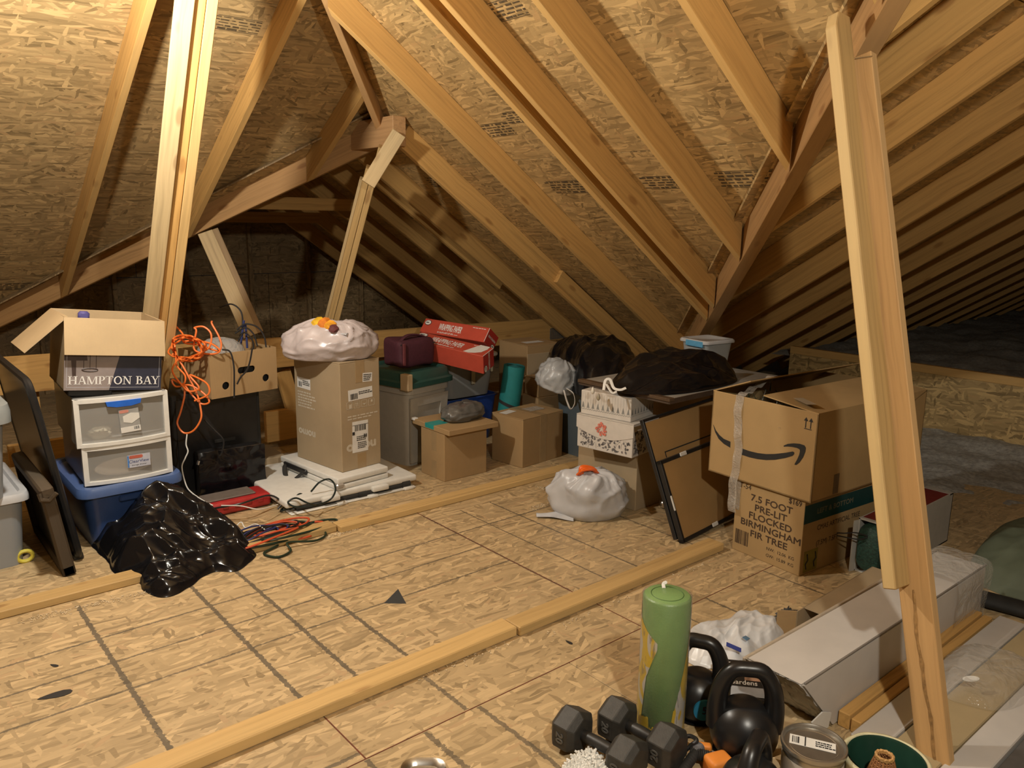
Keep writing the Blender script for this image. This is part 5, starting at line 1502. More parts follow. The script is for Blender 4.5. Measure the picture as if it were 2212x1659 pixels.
m.box((0, -.026, .0003), (.036, .003, .0005)); m.out('up_arrows', M_ink, t, MW[t] @ leftM(.045, .345, .0008))
flap(t, (w_, 0, h_), (-1, 0, 0), (0, 1, .10), w_ - .0, .28, M_amz, taper=.0)
flap(t, (0, d_, h_), (1, 0, 0), (0, -.9, .35), w_, .22, M_amz)
flap(t, (0, 0, h_), (0, 1, 0), (.9, 0, -.22), d_, .17, M_amz, taper=.02)
flap(t, (w_, d_, h_), (0, -1, 0), (-.9, 0, -.3), d_, .2, M_amz)
MB().box2((.16, -.002, .01), (.20, .0, .10)).out('dark_tape', mat_plain('old_tape', (.16, .11, .06), .4), t)
quad('label', mat_plain('label_tan', (.42, .36, .27), .4), t, topM(.06, .11, .42, rz=60), .13, .045)
m = MB(); m.grid(lambda u, v: V((-.006 - .004 * math.sin(v * 31), .375 + .045 * u + .008 * math.sin(v * 9), -.16 + .56 * v)), 5, 40); m.out('hanging_tape', M_tapec, t, None, True)
m = MB(); m.grid(lambda u, v: V((.0 + .30 * v, .375 + .045 * u + .05 * v, h_ + .006 + .05 * v + .006 * math.sin(v * 22))), 5, 24); m.out('hanging_tape', M_tapec, t, None, True)
MB().lathe([(.016, 0), (.016, .03), (.01, .035)], 16).out('black_knob', M_black, t, MW[t] @ axes(V((w_, .03, .33)), V((0, 1, 0)), V((0, 0, 1)), V((1, 0, 0))), True)
def greens(label, M, rx, ry, h, n, seed, nm='artificial_tree'):
    """needle sprigs of a boxed artificial tree"""
    r = random.Random(seed); t = thing(nm, label, 'tree', M)
    for part, c, cnt in (('green_needles', (.03, .06, .035), n), ('flocked_needles', (.40, .41, .38), n // 3)):
        m = MB()
        for i in range(cnt):
            p = V((r.uniform(-rx, rx), r.uniform(-ry, ry), h * r.uniform(.3, 1)))
            d = V((r.gauss(0, 1), r.gauss(0, 1), abs(r.gauss(0, .7)) * .6)).normalized() * r.uniform(.03, .06)
            s_ = d.cross(V((0, 0, 1))).normalized() * .003
            m.poly([p - s_, p + s_, p + d + s_ * .3, p + d - s_ * .3])
        o = m.out(part, mat_plain(part, c, .8, var=.3), t); o['kind'] = 'stuff'
    MB().box((0, 0, h * .15), (rx * 1.7, ry * 1.7, h * .3), bev=.02).out('dark_core', M_blackm, t)
q = MW[t] @ V((.24, .30, .05))
greens('flocked artificial tree branches inside the box with the arrow', fr(q.x, q.y, .365, -4), .20, .20, .36, 900, 3)
# red and white cartons
t = thing('cardboard_box', 'pale box with a red band standing against the tree box', 'box', fr(3.74, 1.555, 0, -4))
carton_body(t, .20, .038, .40, mat_plain('pink_white', (.33, .26, .23), .6))
quad('red_band', M_red2, t, frontM(.08, .16), .16, .03); quad('red_band', M_red2, t, frontM(.08, .37), .16, .05)
quad('red_band', M_red2, t, leftM(.019, .16), .038, .03); quad('red_band', M_red2, t, leftM(.019, .37), .038, .05)
t = thing('open_box', 'open ended red and white box with a dark green tree bulging out', 'box', fr(3.36, 1.425, 0, 0))
M_wbox = mat_plain('white_card', (.42, .40, .36), .6, var=.06)
m = MB(); m.box2((0, 0, 0), (.70, .006, .25)); m.box2((0, .119, 0), (.70, .125, .25)); m.box2((0, 0, 0), (.70, .125, .006)); m.box2((.694, 0, 0), (.70, .125, .25)); m.out('body', M_wbox, t)
MB().box2((.02, .006, .244), (.66, .119, .25)).out('top_panel', mat_plain('carton_wine', (.17, .02, .02), .5), t)
MB().box2((.0, .0, .244), (.02, .125, .2515)).out('top_edge', M_wbox, t); MB().box2((.66, 0, .244), (.70, .125, .2515)).out('top_edge', M_wbox, t)
flap(t, (0, 0, .12), (0, 0, 1), (-.6, -.8, 0), .12, .06, M_wbox); flap(t, (0, .125, 0), (0, 0, 1), (-.9, .2, 0), .24, .03, M_wbox)
m = MB(); m.rings([(rrect(.108 * s_, .22 * s_, .045), z_) for s_, z_ in ((.6, -.045), (.9, -.035), (1, -.01), (1, .1))]); o = m.out('artificial_tree', mat_plain('tree_green', (.012, .04, .028), .6, var=.5, scale=90, bump=.8, bscale=120), None, axes(V((3.375, 1.488, .125)), V((0, 1, 0)), V((0, 0, 1)), V((1, 0, 0))), True); tag(o, 'dark green bundled tree poking out of the red and white box', 'tree')
m = MB(); m.tube(smooth_path([(3.33, 1.49, .19), (3.30, 1.53, .20), (3.28, 1.57, .19), (3.27, 1.60, .185)], 5), .003, 6); m.tube(smooth_path([(3.33, 1.49, .185), (3.31, 1.52, .17), (3.27, 1.6, .172)], 5), .003, 6); tag(m.out('wire_loop', M_black, None, I4, True), 'black wire loop sticking out of the red and white box', 'wire')
# long white box with plastic
M_wcard = mat_plain('white_carton', (.56, .53, .50), .55, var=.05, scale=8)
t = thing('long_box', 'long white carton wrapped in clear plastic at both ends', 'box', fr(2.04, 1.03, 0, -.5))
m = MB(); m.prism([(.16, 0), (1.30, 0), (1.30, .215), (-.05, .222)], -.19, 0, axes(V((0, 0, 0)), V((1, 0, 0)), V((0, 0, 1)), V((0, -1, 0)))); bmesh.ops.bevel(m.b, geom=m.b.edges[:], offset=.006, segments=2, affect='EDGES'); m.out('body', M_wcard, t)
MB().box2((-.05, .186, .19), (1.30, .2, .222), bev=.003).out('tan_edge', mat_plain('tan_edge', (.42, .35, .27), .6), t)
MB().box2((-.03, -.001, .2175), (1.30, .004, .2225)).out('seam', mat_plain('seam_grey', (.2, .18, .16), .7), t)
m = MB(); m.prism([(0, 0), (.09, -.01), (.10, .035), (.045, .06), (-.015, .05)], 0, .004); m.out('torn_flap', M_paper, t, MW[t] @ frontM(.03, .03, .004))
M_wrap = mat_clear('shrink_wrap', (.62, .62, .60), .93, .08, .8, 12)
def sleeve(x0, x1, g, seed, nm='plastic_wrap'):
    P = [(-.006, -.0), (-.006 - g, .115), (-.006, .229), (.1, .229 + g), (.196, .229), (.196 + g, .1), (.196, .0)]
    P = smooth_path([V((0, p[0], p[1])) for p in P], 5)
    m = MB(); m.grid(lambda u, v: V((x0 + (x1 - x0) * u - .16 * (0 if x0 > .5 else (P[min(len(P) - 1, int(v * (len(P) - 1)))].z / .22) * (1 - u)), P[min(len(P) - 1, int(v * (len(P) - 1)))].y, P[min(len(P) - 1, int(v * (len(P) - 1)))].z)) + V((0, -1, 1)) * .006 * rid(V((u * 4 + seed, v * 7, 0)), 1.2), 14, len(P))
    return m.out(nm, M_wrap, t, None, True)
sleeve(1.0, 1.31, .008, 4)
m = MB(); m.grid(lambda u, v: V((-.055 + .21 * (1 - v) + .01 * rid(V((u * 5, v * 5, 3)), 1.5), .19 * u, .222 * v)), 20, 16); m.out('wrapped_end', mat_bag('dirty_wrap', (.46, .46, .44), .3, scale=7, strength=.3), t, None, True)
# tan carton behind it, dark mesh
t = thing('open_box', 'flat tan box with torn open end behind the long white carton', 'box', fr(2.62, 1.27, 0, 1))
m = MB(); m.box2((0, 0, 0), (.62, .004, .10)); m.box2((0, .13, 0), (.62, .134, .10)); m.box2((0, 0, 0), (.62, .134, .004)); m.box2((.05, 0, .096), (.62, .134, .10)); m.out('body', M_cardg, t)
flap(t, (.0, .134, .0), (0, 0, 1), (-.7, .7, 0), .10, .07, M_card); flap(t, (0, 0, .0), (0, 0, 1), (-.9, .2, 0), .10, .06, M_paper)
m = blob(.05, .03, .06, 51, .01, 24, 12); tag(m.out('mesh_pouch', mat_plain('mesh_grey', (.06, .06, .06), .8, var=.5, scale=120), None, fr(2.665, 1.47, 0), True), 'small dark mesh pouch on the floor beyond the white carton', 'pouch')
# white crumpled bag and garden box
bp = [fl(px, py) for px, py in ((1470, 1400), (1500, 1440), (1570, 1440), (1640, 1420), (1690, 1385), (1700, 1350), (1640, 1335), (1570, 1345), (1500, 1372))]
m = drape([(p.x, p.y) for p in bp], lambda x, y: .03 * gs(x, y, 2.42, 1.53, .2, .1, 0) + .01, 61, .032, 150, 54, 8, .02, .3)
tag(m.out('shopping_bag', mat_bag('shopping_bag', (.66, .67, .69), .33, scale=7, strength=.5), None, I4, True, 180), 'crumpled white shopping bag behind the kettlebells', 'bag')
for i, (px, py) in enumerate(((1612, 1378), (1585, 1398))):
    q = fl(px, py, .06); tag(quad('printed_patch', mat_plain('patch_blue%d' % i, ((.05, .18, .35), (.05, .07, .3))[i], .4), None, None, .01, .01) if False else MB().box((0, 0, 0), (.055, .018, .002)).out('printed_patch', mat_plain('patch_blue%d' % i, ((.05, .18, .35), (.05, .07, .3))[i], .4), None, fr(q.x, q.y, q.z, (20, -50)[i], 20, 20)), ['teal blue printed patch on the crumpled white bag', 'dark blue printed patch on the crumpled white bag'][i], 'print')
q = fl(1605, 1462, .05)
t = thing('seed_box', 'black garden packet lying behind the front kettlebell', 'packet', fr(q.x, q.y, .03, -50, 24))
MB().box((0, 0, 0), (.17, .15, .03), bev=.002).out('body', M_black, t)
quad('picture', mat_plain('food_photo', (.42, .26, .18), .4, var=.5, scale=30), t, topM(.045, .035, .0151), .08, .075)
quad('silver_strip', mat_plain('silver_strip', (.35, .36, .38), .3), t, topM(0, -.045, .0151), .15, .035)
text('Gardens', .024, M_whitep, t, topM(0, -.012, .0153), 1.1, .0003)
m = MB(); m.box((0, .052, .0156), (.15, .003, .0004)); m.box((0, .062, .0156), (.15, .003, .0004)); m.out('rule', M_whitep, t)
# flat packs lying side by side near the post
zt = .05
for lab, y0, y1, x0, x1, h, mt in (('white flat pack board lying next to the long white carton', .853, .945, 2.14, 3.30, .05, M_wcard),
                                   ('tan flat pack board between two white ones', .716, .848, 2.12, 3.28, .048, mat_card('tan_board', (.40, .31, .175), False)),
                                   ('narrow white flat pack board in the corner by the post foot', .618, .711, 2.14, 3.25, .05, M_wcard),
                                   ('grey metal strip lying beyond the narrow white board', .555, .612, 2.2, 3.2, .042, mat_plain('zinc', (.16, .155, .15), .45, .3)),
                                   ('brown board beyond the grey metal strip', .42, .545, 2.3, 3.1, .04, M_wood)):
    x1_, y_ = x1 - x0, y1 - y0
    o = MB().box2((0, 0, 0), (x1_, y_, h), bev=.003).out('flat_board', mt, None, fr(x0, y0, 0, -.3)); tag(o, lab, 'board')
for lab, y0, y1, h in (('tan lumber offcut tucked against the long white carton', .988, 1.024, .052), ('second tan lumber offcut beside the white flat board', .951, .983, .045)):
    o = MB().box2((0, 0, 0), (1.05, y1 - y0, h), bev=.003).out('lumber_offcut', M_wood, None, fr(2.22, y0, 0, 0)); tag(o, lab, 'lumber')
# clear sheet on them
bp = [fl(px, py, .05) for px, py in ((2035, 1440), (2070, 1398), (2130, 1395), (2212, 1425), (2260, 1470), (2215, 1500), (2170, 1535), (2090, 1525), (2040, 1500))]
m = drape([(p.x, p.y) for p in bp], lambda x, y: .035 * gs(x, y, 2.65, .77, .25, .12, 0), 71, .02, 80, 24, 11, .006)
o = m.out('plastic_sheet', mat_clear('clear_sheet', (.6, .58, .54), .93, .06, .8, 11), None, Matrix.Translation((0, 0, .051)), True, 180); tag(o, 'clear crinkled plastic sheet with an oval tag on the flat boards', 'plastic')
q = fl(2098, 1462, .10); o = MB().prism([(.03 * math.cos(k / 20 * 6.2832), .012 * math.sin(k / 20 * 6.2832)) for k in range(20)], 0, .002).out('oval_tag', M_paper, None, fr(q.x, q.y, .092, -30, 12)); tag(o, 'white oval tag on the clear plastic sheet', 'tag')
# black roll and tarp
q0, q1 = fl(2120, 1292, .03), fl(2300, 1340, .03)
t = thing('black_tube', 'black flat tube lying under the green tarp', 'tube', Matrix.Translation(q0))
m = MB(); m.tube([q0, q1], .05, 14, flat=.6); m.out('tube', M_blackm, t, I4, True)
bp = [fl(px, py) for px, py in ((2088, 1238), (2110, 1262), (2150, 1280), (2230, 1310), (2330, 1300), (2320, 1180), (2230, 1150), (2150, 1175), (2110, 1205))]
m = drape([(p.x, p.y) for p in bp], lambda x, y: .16 * gs(x, y, 4.05, 1.02, .45, .28, 0) + .02, 81, .03, 100, 36, 4, .015)
tag(m.out('tarp', mat_bag('green_tarp', (.105, .125, .085), .6, scale=4, strength=.35, spec=.3), None, I4, True, 180), 'olive green tarp heaped on the floor at the right', 'tarp')
# green roller
t = thing('foam_roller', 'green foam roller standing upright with torn yellow wrapper', 'roller', fr(1.79, 1.372, 0))
M_rol = mat_plain('roller_green', (.19, .315, .115), .38, var=.05, bump=.25, bscale=180)
R_, H_ = .0715, .438
m = MB(); m.lathe([(R_ - .006, 0), (R_, .006), (R_, H_ - .007), (R_ - .007, H_)], 48); m.out('core', M_rol, t, None, True, 50)
m = MB(); m.tube([(.048 * math.cos(k / 40 * 6.2832), .048 * math.sin(k / 40 * 6.2832), H_ + .0004) for k in range(41)], .0012, 5, False); m.out('ring_mark', mat_plain('ring_green', (.07, .14, .04), .5), t, None, True)
# wrapper: angle runs from camera-left (-90) to right (+90); torn gap in the middle
ca = math.atan2(-1.372, -1.79)
def wrapper(nm, mat, a0, lo, hi, grow):
    m = MB(); n = len(lo) - 1
    def fn(u, v):
        a_ = a0 + (u - 0) * 1.0
        return None
    cols = []
    for i, (ang, z0, z1) in enumerate(zip(a0, lo, hi)):
        a_ = ca + math.radians(ang)
        cols.append([m.b.verts.new((grow * math.cos(a_), grow * math.sin(a_), z0 + (z1 - z0) * k / 6)) for k in range(7)])
    for i in range(len(cols) - 1):
        for k in range(6): m.b.faces.new((cols[i][k], cols[i + 1][k], cols[i + 1][k + 1], cols[i][k + 1]))
    return m.out(nm, mat, t, None, True)
def jag(x, s): return .006 * noise.noise(V((x * .35, s, 0))) + .003 * noise.noise(V((x * 1.3, s, 5)))
def wrapmat(name, c1, c2):
    k = NT(name); v = k.coords(False)
    w = k.noise(k.mapping(v, sc=(9, 9, 5)), 1.0, 2, .6, 1.2); s_ = k.noise(k.mapping(v, sc=(60, 60, 12)), 1.0, 3)
    col = k.ramp(w, [(.42, c1), (.45, c2)]); k.base(k.mix(k.math('MULTIPLY', k.math('GREATER_THAN', s_, .63), .5), col, (.12, .11, .13))); k.rough(.3); return k.m
M_lab = wrapmat('wrapper_print', (.62, .60, .55), (.72, .50, .03))
# left piece: top edge falls from .36 at the left to .30, right edge ragged
angs = [-120 + 3 * i for i in range(0, 31)]
def hi_l(a):
    if a < -80: return min(.40, .37 + (-80 - a) * .0022)
    return .37 - (a + 80) * .00095 + jag(a, 1) * .5
def right_cut(z): return -22 - 42 * max(0, min(1, (.27 - z) / .2)) if z < .27 else -22
lo = []; hi = []; an = []
for a in range(-150, -14, 2):
    zmin = 0.02
    if a > -42: zmin = .29 - (-16 - a) / 26 * .10 + jag(a, 4)
    elif a > -53: zmin = .19 - (-42 - a) / 11 * .15 + jag(a, 4)
    h1 = hi_l(a)
    if h1 - max(0.02, zmin) > .004: an.append(a); lo.append(max(.02, zmin)); hi.append(h1)
wrapper('wrapper', M_lab, an, lo, hi, R_ + .0012)
an = list(range(-66, 30, 3)); wrapper('wrapper', M_lab, an, [.004] * len(an), [max(.012, .07 - abs(a + 12) * .0004 - (.035 if -30 < a < 10 else 0) + jag(a, 7) * 1.5) for a in an], R_ + .0014)
an = list(range(27, 160, 3)); wrapper('wrapper', M_lab, an, [.004] * len(an), [min(.40, .07 + (a - 27) * .0052 + jag(a, 9) * 2) for a in an], R_ + .0013)
m = MB(); m.lathe([(R_ + .0025, .0), (R_ + .0025, H_ - .002), (R_ - .004, H_ + .002)], 40, cap0=False, cap1=False); m.out('shrink_film', mat_clear('film', (.2, .2, .19), .99, .06, .4, 10), t, None, True)
m = MB(); m.tube(smooth_path([(.02, .03, H_), (.03, .04, H_ + .008), (.035, .03, H_ + .016)], 4), [.006] * 8 + [.001], 6, flat=.4); m.out('film_tip', M_paper, t, None, True)
# kettlebells
M_kb = mat_plain('kettlebell_black', (.012, .012, .013), .33, var=.15, scale=12, bump=.05)
def kettlebell(label, M, r, hh, num, tone):
    t = thing('kettlebell', label, 'kettlebell', M, None)
    m = MB(); prof = [(r * .78, 0), (r * .86, .006)]
    for k in range(13):
        a_ = math.radians(-48 + 118 * k / 12); prof.append((r * math.cos(a_), r * .78 + r * math.sin(a_)))
    prof.append((.001, r * 1.74)); m.lathe(prof, 40); m.out('body', M_kb, t, None, True, 60)
    zt = r * 1.22; wd = r * .80; pts = smooth_path([(-wd * .95, 0, zt - .03), (-wd * 1.02, 0, zt + .03), (-wd * .92, 0, zt + hh * .62), (-wd * .55, 0, zt + hh * .95), (0, 0, zt + hh), (wd * .55, 0, zt + hh * .95), (wd * .92, 0, zt + hh * .62), (wd * 1.02, 0, zt + .03), (wd * .95, 0, zt - .03)], 6)
    m = MB(); m.tube(pts, [.0225 + .013 * abs(2 * i / (len(pts) - 1) - 1) ** 2 for i in range(len(pts))], 14); m.out('handle', M_kb, t, None, True)
    if num:
        a_ = math.radians(tone); 
        Mb = axes(V((math.cos(a_) * r * 1.0, math.sin(a_) * r * 1.0, r * .78)), V((-math.sin(a_), math.cos(a_), 0)), V((0, 0, 1)), V((math.cos(a_), math.sin(a_), 0)))
        b = MB().lathe([(.034, -.006), (.034, .0008), (.001, .001)], 28).out('badge', mat_plain('badge_teal', (.02, .19, .34), .45), t, MW[t] @ Mb, True, 40)
        text(num, .034, M_ink, b, topM(0, 0, .0012), 1, .001)
    return t
kettlebell('black kettlebell with a teal number badge, directly behind the green roller', fr(1.925, 1.338, 0, -62), .086, .145, '5', -66)
kettlebell('largest black kettlebell, between the garden packet and paint can', fr(1.875, 1.135, 0, -48), .098, .150, None, 0)
kettlebell('black kettlebell nearest the camera, cut by the picture edge', fr(1.69, .985, 0, 18), .085, .095, None, 0)
# hex dumbbells
M_num = mat_plain('worn_iron', (.11, .105, .095), .4, var=.3, scale=80)
M_db = mat_plain('hex_iron', (.036, .034, .030), .55, var=.2, scale=50, bump=.15)
def dumbbell(label, p0, p1, num, r=.069, roll=0):
    p0, p1 = V(p0), V(p1); x = (p1 - p0); L = x.length; x.normalize(); y = V((0, 0, 1)).cross(x); z = x.cross(y)
    t = thing('dumbbell', label, 'dumbbell', axes(p0, x, y, z), None)
    R6 = Matrix.Rotation(math.radians(30 + roll), 4, 'Z')
    for s_, c_ in ((-1, 0), (1, L)):
        m = MB(); hw = .042; hexr = lambda k: [(k * r * math.cos(i * math.pi / 3), k * r * math.sin(i * math.pi / 3)) for i in range(6)]
        Mh = axes(V((c_, 0, 0)), V((0, 1, 0)), V((0, 0, 1)), V((1, 0, 0))) @ R6
        m.rings([(hexr(.72), -hw), (hexr(1.0), -hw + .017), (hexr(1.0), hw - .017), (hexr(.72), hw)], Mh)
        bmesh.ops.bevel(m.b, geom=m.b.edges[:], offset=.002, segments=1, affect='EDGES')
        hd = m.out('head', M_db, t)
        # raised number on the flat facing the camera side
        Mn = axes(V((c_, 0, 0)), V((0, 1, 0)), V((0, 0, 1)), V((1, 0, 0))) @ R6
        best = None
        for i in range(6):
            a_ = (i + .5) * math.pi / 3
            nrm = Mn.to_3x3() @ V((math.cos(a_), math.sin(a_), 0)); wn = MW[t].to_3x3() @ nrm
            sc_ = wn.dot((CAM - MW[t] @ V((c_, 0, 0))).normalized()) - .45 * max(0, wn.z)
            if best is None or sc_ > best[0]: best = (sc_, nrm)
        nrm = best[1]; xx = V((1, 0, 0)); yy = nrm.cross(xx)
        tm_ = text_mesh(num, .034, 1.0, .0008).copy(); tm_.materials.clear(); tm_.materials.append(M_num)
        bmm = bmesh.new(); bmm.from_mesh(tm_); g = bmesh.ops.extrude_face_region(bmm, geom=bmm.faces[:]); bmesh.ops.translate(bmm, verts=[v for v in g['geom'] if isinstance(v, bmesh.types.BMVert)], vec=(0, 0, .003)); bmesh.ops.recalc_face_normals(bmm, faces=bmm.faces[:]); bmm.to_mesh(tm_); bmm.free()
        o = bpy.data.objects.new('number', tm_)
        place(o, MW[t] @ axes(V((c_, 0, 0)) + nrm * (r * .866 - .0005), -yy if s_ < 0 else yy, xx if s_ < 0 else -xx, nrm), hd)
    m = MB(); m.lathe([(.0155, .03), (.0175, L * .35), (.0185, L / 2), (.0175, L * .65), (.0155, L - .03)], 18, axes(V((0, 0, 0)), V((0, 1, 0)), V((0, 0, 1)), V((1, 0, 0)))); m.out('grip', mat_plain('grip_iron', (.05, .05, .05), .45, .6, var=.2), t, None, True)
    return t
dumbbell('grey hex dumbbell beside the fluffy white mop', fl(1236, 1574, .0605), fl(1354, 1640, .0605), '20')
dumbbell('grey hex dumbbell at the foot of the green roller', fl(1333, 1553, .0605), fl(1440, 1612, .0605), '20')
# white chenille mop
q = fl(1268, 1668, .03)
t = thing('mop_head', 'fluffy white chenille mop in front of the dumbbell', 'mop', fr(q.x, q.y, 0))
MB().box((0, 0, .02), (.11, .09, .03), bev=.012, seg=2).out('pad', M_paper, t)
m = MB(); r = random.Random(5)
for i in range(520):
    a_ = r.uniform(0, 6.2832); e = r.uniform(.02, 1.45); d = V((math.cos(a_) * math.cos(e), math.sin(a_) * math.cos(e), math.sin(e)))
    b = V((r.uniform(-.05, .05), r.uniform(-.04, .04), .028)) + V((d.x * .012, d.y * .012, d.z * .008)); L_ = r.uniform(.018, .028)
    tip = b + d * L_; tip.z = max(tip.z, .004); mid = b + d * L_ * .55 + V((r.gauss(0, .003), r.gauss(0, .003), 0))
    m.tube([b, mid, tip], [.0036, .0046, .003], 5)
o = m.out('chenille_strands', mat_plain('chenille', (.80, .79, .75), .9, var=.03, sheen=.4), t, None, True); o['kind'] = 'stuff'
# skipping rope / resistance handles
M_or = mat_plain('orange_foam', (.78, .26, .04), .55, var=.06)
def handle(label, p0, p1, r, bodymat, capmat, nm='skipping_rope'):
    p0, p1 = V(p0), V(p1); x = (p1 - p0); L = x.length; x.normalize(); y = x.cross(V((0, 0, 1))).normalized(); z = x.cross(y)
    M = axes(p0, y, z, x) if y.cross(z).dot(x) > 0 else axes(p0, z, y, x)
    t = thing(nm, label, 'handle', M)
    m = MB(); prof = [(r * .8, 0)]
    for k in range(9): prof += [(r, L * (.06 + .068 * k)), (r, L * (.095 + .068 * k)), (r * .86, L * (.1 + .068 * k))]
    prof += [(r, L * .72), (r, L * .76)]; m.lathe(prof, 20); m.out('grip', bodymat, t, None, True, 50)
    m = MB(); m.lathe([(r * 1.02, L * .76), (r * 1.1, L * .8), (r * 1.1, L * .97), (r * .95, L)], 20); m.out('end_cap', capmat, t, None, True, 50)
M_cap = mat_plain('cap_grey', (.17, .17, .19), .5)
handle('black ribbed rope handle with grey end, pointing up left of the orange block', fl(1465, 1680, .02), fl(1512, 1612, .035), .015, M_blackm, M_cap)
handle('black rope handle with round grey end lying before the orange block', fl(1490, 1625, .03), fl(1552, 1640, .03), .017, M_blackm, M_cap)
for i, (px, py, dz, lab) in enumerate(((1552, 1650, .03, 'orange foam block behind the black rope handle'), (1520, 1690, .03, 'orange foam block at the bottom edge of the picture'), (1515, 1612, .02, 'orange foam strip beside the dumbbell'))):
    q = fl(px, py, dz); s_ = ((.075, .06, .055), (.07, .05, .05), (.06, .025, .03))[i]
    o = MB().box((0, 0, s_[2] / 2), s_, bev=.014 if i < 2 else .008, seg=3).out('foam_block', M_or, None, fr(q.x, q.y, 0, (-20, 10, -50)[i]), True); tag(o, lab, 'foam block')
m = MB(); m.tube(smooth_path([fl(1490, 1612, .04), fl(1505, 1600, .055), fl(1490, 1590, .05), fl(1470, 1600, .04), fl(1452, 1640, .02), fl(1440, 1660, .01), fl(1462, 1640, .02), fl(1480, 1610, .035)], 8), .0065, 8); m.tube(smooth_path([fl(1440, 1650, .012), fl(1470, 1630, .02), fl(1500, 1604, .05)], 8), .006, 8)
tag(m.out('rope', M_black, None, I4, True), 'glossy black rope looping between dumbbell and foam blocks', 'rope')
# paint can
t = thing('paint_can', 'grey metal can with a white label on its lid', 'can', fr(1.832, .900, 0, 0))
M_tin = mat_plain('tin', (.42, .40, .36), .32, .85, var=.1)
m = MB(); m.lathe([(.078, 0), (.081, .003), (.081, .006), (.078, .009), (.078, .168), (.083, .172), (.0845, .178), (.083, .185), (.079, .186), (.075, .180), (.074, .176), (.001, .175)], 44); m.out('body', M_tin, t, None, True, 50)
m = MB(); m.lathe([(.0785, .02), (.0785, .155)], 40, cap0=False, cap1=False); m.out('paper_wrap', mat_plain('can_paper', (.46, .43, .38), .6, var=.12, scale=12), t, None, True)
m = MB(); m.lathe([(.060, 0), (.062, .001), (.064, 0)], 40, Matrix.Translation((0, 0, .1753)), False, False); m.out('lid_ring', M_steel, t, None, True)
lb = quad('label', M_paper, t, topM(.004, .006, .1755, rz=-62), .115, .042); scribble(lb, topM(.03, 0, .0004), .045, .026, 3, 31, M_ink); bars(lb, topM(-.042, 0, .0004), .018, .028, 30, 8); quad('rule', M_ink, lb, topM(-.018, 0, .0004), .003, .04)
# planter with wicker cone
q = fl(1915, 1640, .165)
t = thing('planter_pot', 'cream pot lined in dark green, holding a wicker cone', 'pot', fr(q.x, q.y, 0))
def lathe_wob(prof, n, amp, seed):
    m = MB(); m.lathe(prof, n)
    for v in m.b.verts:
        k = noise.noise(V((v.co.x * 30, v.co.y * 30, v.co.z * 30 + seed))) * amp; l_ = math.hypot(v.co.x, v.co.y) + 1e-6
        v.co.x *= 1 + k / l_; v.co.y *= 1 + k / l_
    return m
m = lathe_wob([(.07, 0), (.08, .01), (.098, .11), (.102, .15), (.108, .158), (.107, .168), (.099, .17), (.096, .165), (.097, .12), (.08, .02)], 64, .003, 2); m.out('body', mat_plain('cream_glaze', (.60, .56, .36), .5, var=.15, scale=18, bump=.4), t, None, True, 180)
m = MB(); m.lathe([(.0945, .1695), (.091, .164), (.083, .07), (.066, .03), (.001, .028)], 48, cap0=False); m.out('liner', mat_plain('liner_green', (.012, .045, .03), .3), t, None, True)
m = MB(); r = random.Random(8)
tc = thing('wicker_cone', 'small woven wicker cone standing in the green lined pot', 'basket', fr(q.x - .004, q.y + .004, .031))
M_wick = mat_plain('wicker', (.34, .15, .055), .6, var=.25, scale=90)
for k in range(26):
    z_ = .004 + k * .0053; rr = .066 - .046 * (k / 25) ** .8; pts = [((rr + .0016 * (1 if (i + k) % 2 else -1)) * math.cos(i / 36 * 6.2832), (rr + .0016 * (1 if (i + k) % 2 else -1)) * math.sin(i / 36 * 6.2832), z_) for i in range(37)]
    m.tube(pts, .0027, 5, False)
m.out('weave', M_wick, tc, None, True)
for k in range(18):
    a_ = k / 18 * 6.2832; MB().tube([(.068 * math.cos(a_), .068 * math.sin(a_), 0), (.045 * math.cos(a_), .045 * math.sin(a_), .06), (.021 * math.cos(a_), .021 * math.sin(a_), .14)], .0024, 5).out('stake', M_wick, tc, None, True)
m = MB()
for k in range(2): m.tube([(.0205 * math.cos(i / 30 * 6.2832), .0205 * math.sin(i / 30 * 6.2832), .142 + .003 * math.sin(i * 1.3 + k * 3)) for i in range(31)], .0042, 6, False)
m.out('rim', mat_plain('wicker_rim', (.5, .28, .10), .55, var=.2), tc, None, True)
# cardboard box corner at the lower edge, silver tray
q = fl(1645, 1642, .10)
carton('small tan box at the bottom edge in front of the kettlebell', fr(q.x - .005, q.y - .085, 0, -14), .10, .08, .10, M_cardl, tape=None)
q = fl(905, 1668)
t = thing('metal_tray', 'shiny rounded metal tray at the bottom edge of the floor', 'tray', fr(q.x, q.y - .02, 0, -40))
m = MB(); m.rings([(rrect(.10, .08, .03), 0), (rrect(.12, .10, .035), .018), (rrect(.126, .106, .037), .019), (rrect(.114, .094, .034), .017), (rrect(.095, .075, .03), .004)]); m.out('tray', M_steel, t, None, True)
m = MB(); m.tube([(-.03, 0, .005), (.03, .01, .005)], .002, 5); m.out('engraving', M_blackm, t)
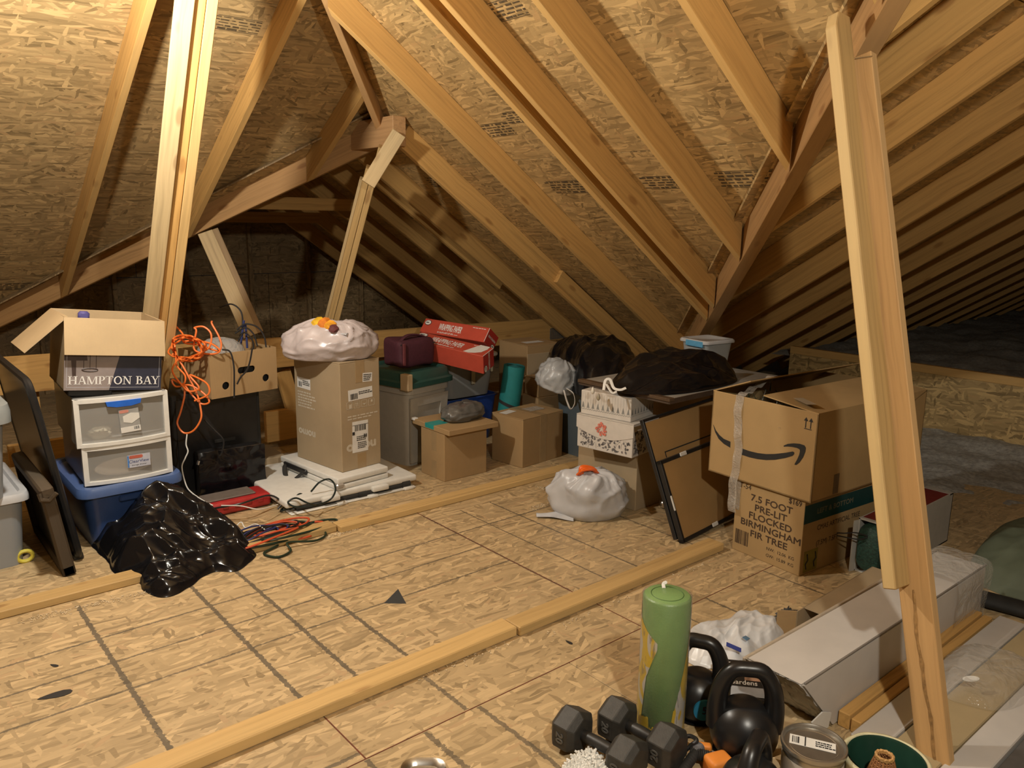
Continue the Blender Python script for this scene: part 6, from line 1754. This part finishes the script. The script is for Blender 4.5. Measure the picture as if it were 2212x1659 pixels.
# floor scraps
q = fl(853, 1302); m = MB(); m.prism([(-.045, -.01), (.05, -.012), (.008, .055)], 0, .0015); tag(m.out('paper_scrap', mat_plain('scrap_black', (.02, .02, .018), .7), None, fr(q.x, q.y, .004, -40, 40), False), 'black triangular scrap on the open floor', 'scrap')
for i, (px, py, a_, L_) in enumerate(((119, 1502, 20, .05), (117, 1438, -30, .018), (1229, 1388, -60, .018))):
    q = fl(px, py); m = MB(); n = 12; m.prism([(L_ * math.cos(k / n * 6.2832), L_ * .35 * math.sin(k / n * 6.2832) * (1 + .5 * math.cos(k / n * 6.2832))) for k in range(n)], 0, .001)
    tag(m.out('leaf_scrap', mat_plain('leaf_black%d' % i, (.025, .022, .02), .7), None, fr(q.x, q.y, .0008, a_ - 30)), ['long dark leaf scrap near the left edge of the floor', 'tiny dark scrap above the long leaf scrap', 'tiny dark scrap on the floor in front of the front batten'][i], 'scrap')
r = random.Random(9); m = MB()
def chips(n, pa, pb, s):
    for i in range(n):
        u = r.random(); q = fl(pa[0] + (pb[0] - pa[0]) * u, pa[1] + (pb[1] - pa[1]) * u); q = q + V((r.gauss(0, s), r.gauss(0, s), 0))
        m.box((0, 0, 0), (r.uniform(.004, .012), r.uniform(.002, .004), r.uniform(.001, .004)), fr(q.x, q.y, .002, r.uniform(0, 180), r.uniform(-20, 20), 0))
chips(130, (60, 1340), (330, 1278), .014); chips(160, (700, 1165), (800, 1130), .012); chips(80, (830, 1120), (1220, 1020), .010); chips(60, (1150, 1100), (1190, 1085), .012); chips(60, (1180, 1370), (1560, 1200), .010); chips(40, (900, 1470), (1100, 1390), .012); chips(30, (1165, 1052), (1180, 1058), .01)
o = m.out('wood_chips', mat_plain('chips', (.62, .50, .33), .8, var=.2), None, I4); tag(o, 'loose pale wood chips scattered along the floor battens', 'wood chips', kind='stuff')
# far right: OSB dam and insulation
t = thing('dam_board', 'low strandboard wall holding back grey insulation, far right', 'board', fr(6.02, .2, 0))
for (a, b) in ((0.0, 1.15), (1.153, 2.37), (2.373, 3.3)): MB().box2((0, 0, 0), (b - a, .52, .012), bev=.001).out('osb_panel', mat_osb('osb_dam', (.46, .32, .14)) if 'osb_dam' not in bpy.data.materials else bpy.data.materials['osb_dam'], t, axes(V((6.02, .2 + a, 0)), V((0, 1, 0)), V((0, 0, 1)), V((1, 0, 0))))
lumber('top_rail', (6.035, .2, .505), (6.035, 3.5, .505), .038, .06, (1, 0, 0), t, M_wood)
M_ins = mat_plain('insulation', (.34, .33, .30), .95, var=.3, scale=40, bump=1.0, bscale=60)
m = MB(); m.grid(lambda u, v: V((6.06 + 9 * u, -.5 + 4.2 * v, .44 + .05 * noise.noise(V((u * 20, v * 12, 0))) + .03 * noise.noise(V((u * 70, v * 45, 4))))), 120, 80)
o = m.out('insulation', M_ins, None, I4, True, 180); tag(o, 'grey blown insulation spread behind the strandboard wall', 'insulation', kind='stuff')
m = MB(); m.grid(lambda u, v: V((4.55 + 1.46 * u, 1.15 + 2.3 * v, -.02 + (.10 * u ** 1.4 + .035 * noise.noise(V((u * 6, v * 8, 7))) + .015 * noise.noise(V((u * 25, v * 30, 2)))) * min(1, 6 * v, 6 * (1 - v)))), 60, 70)
o = m.out('insulation', M_ins, None, I4, True, 180); tag(o, 'thin grey insulation drifted on the floor before the strandboard wall', 'insulation', kind='stuff')
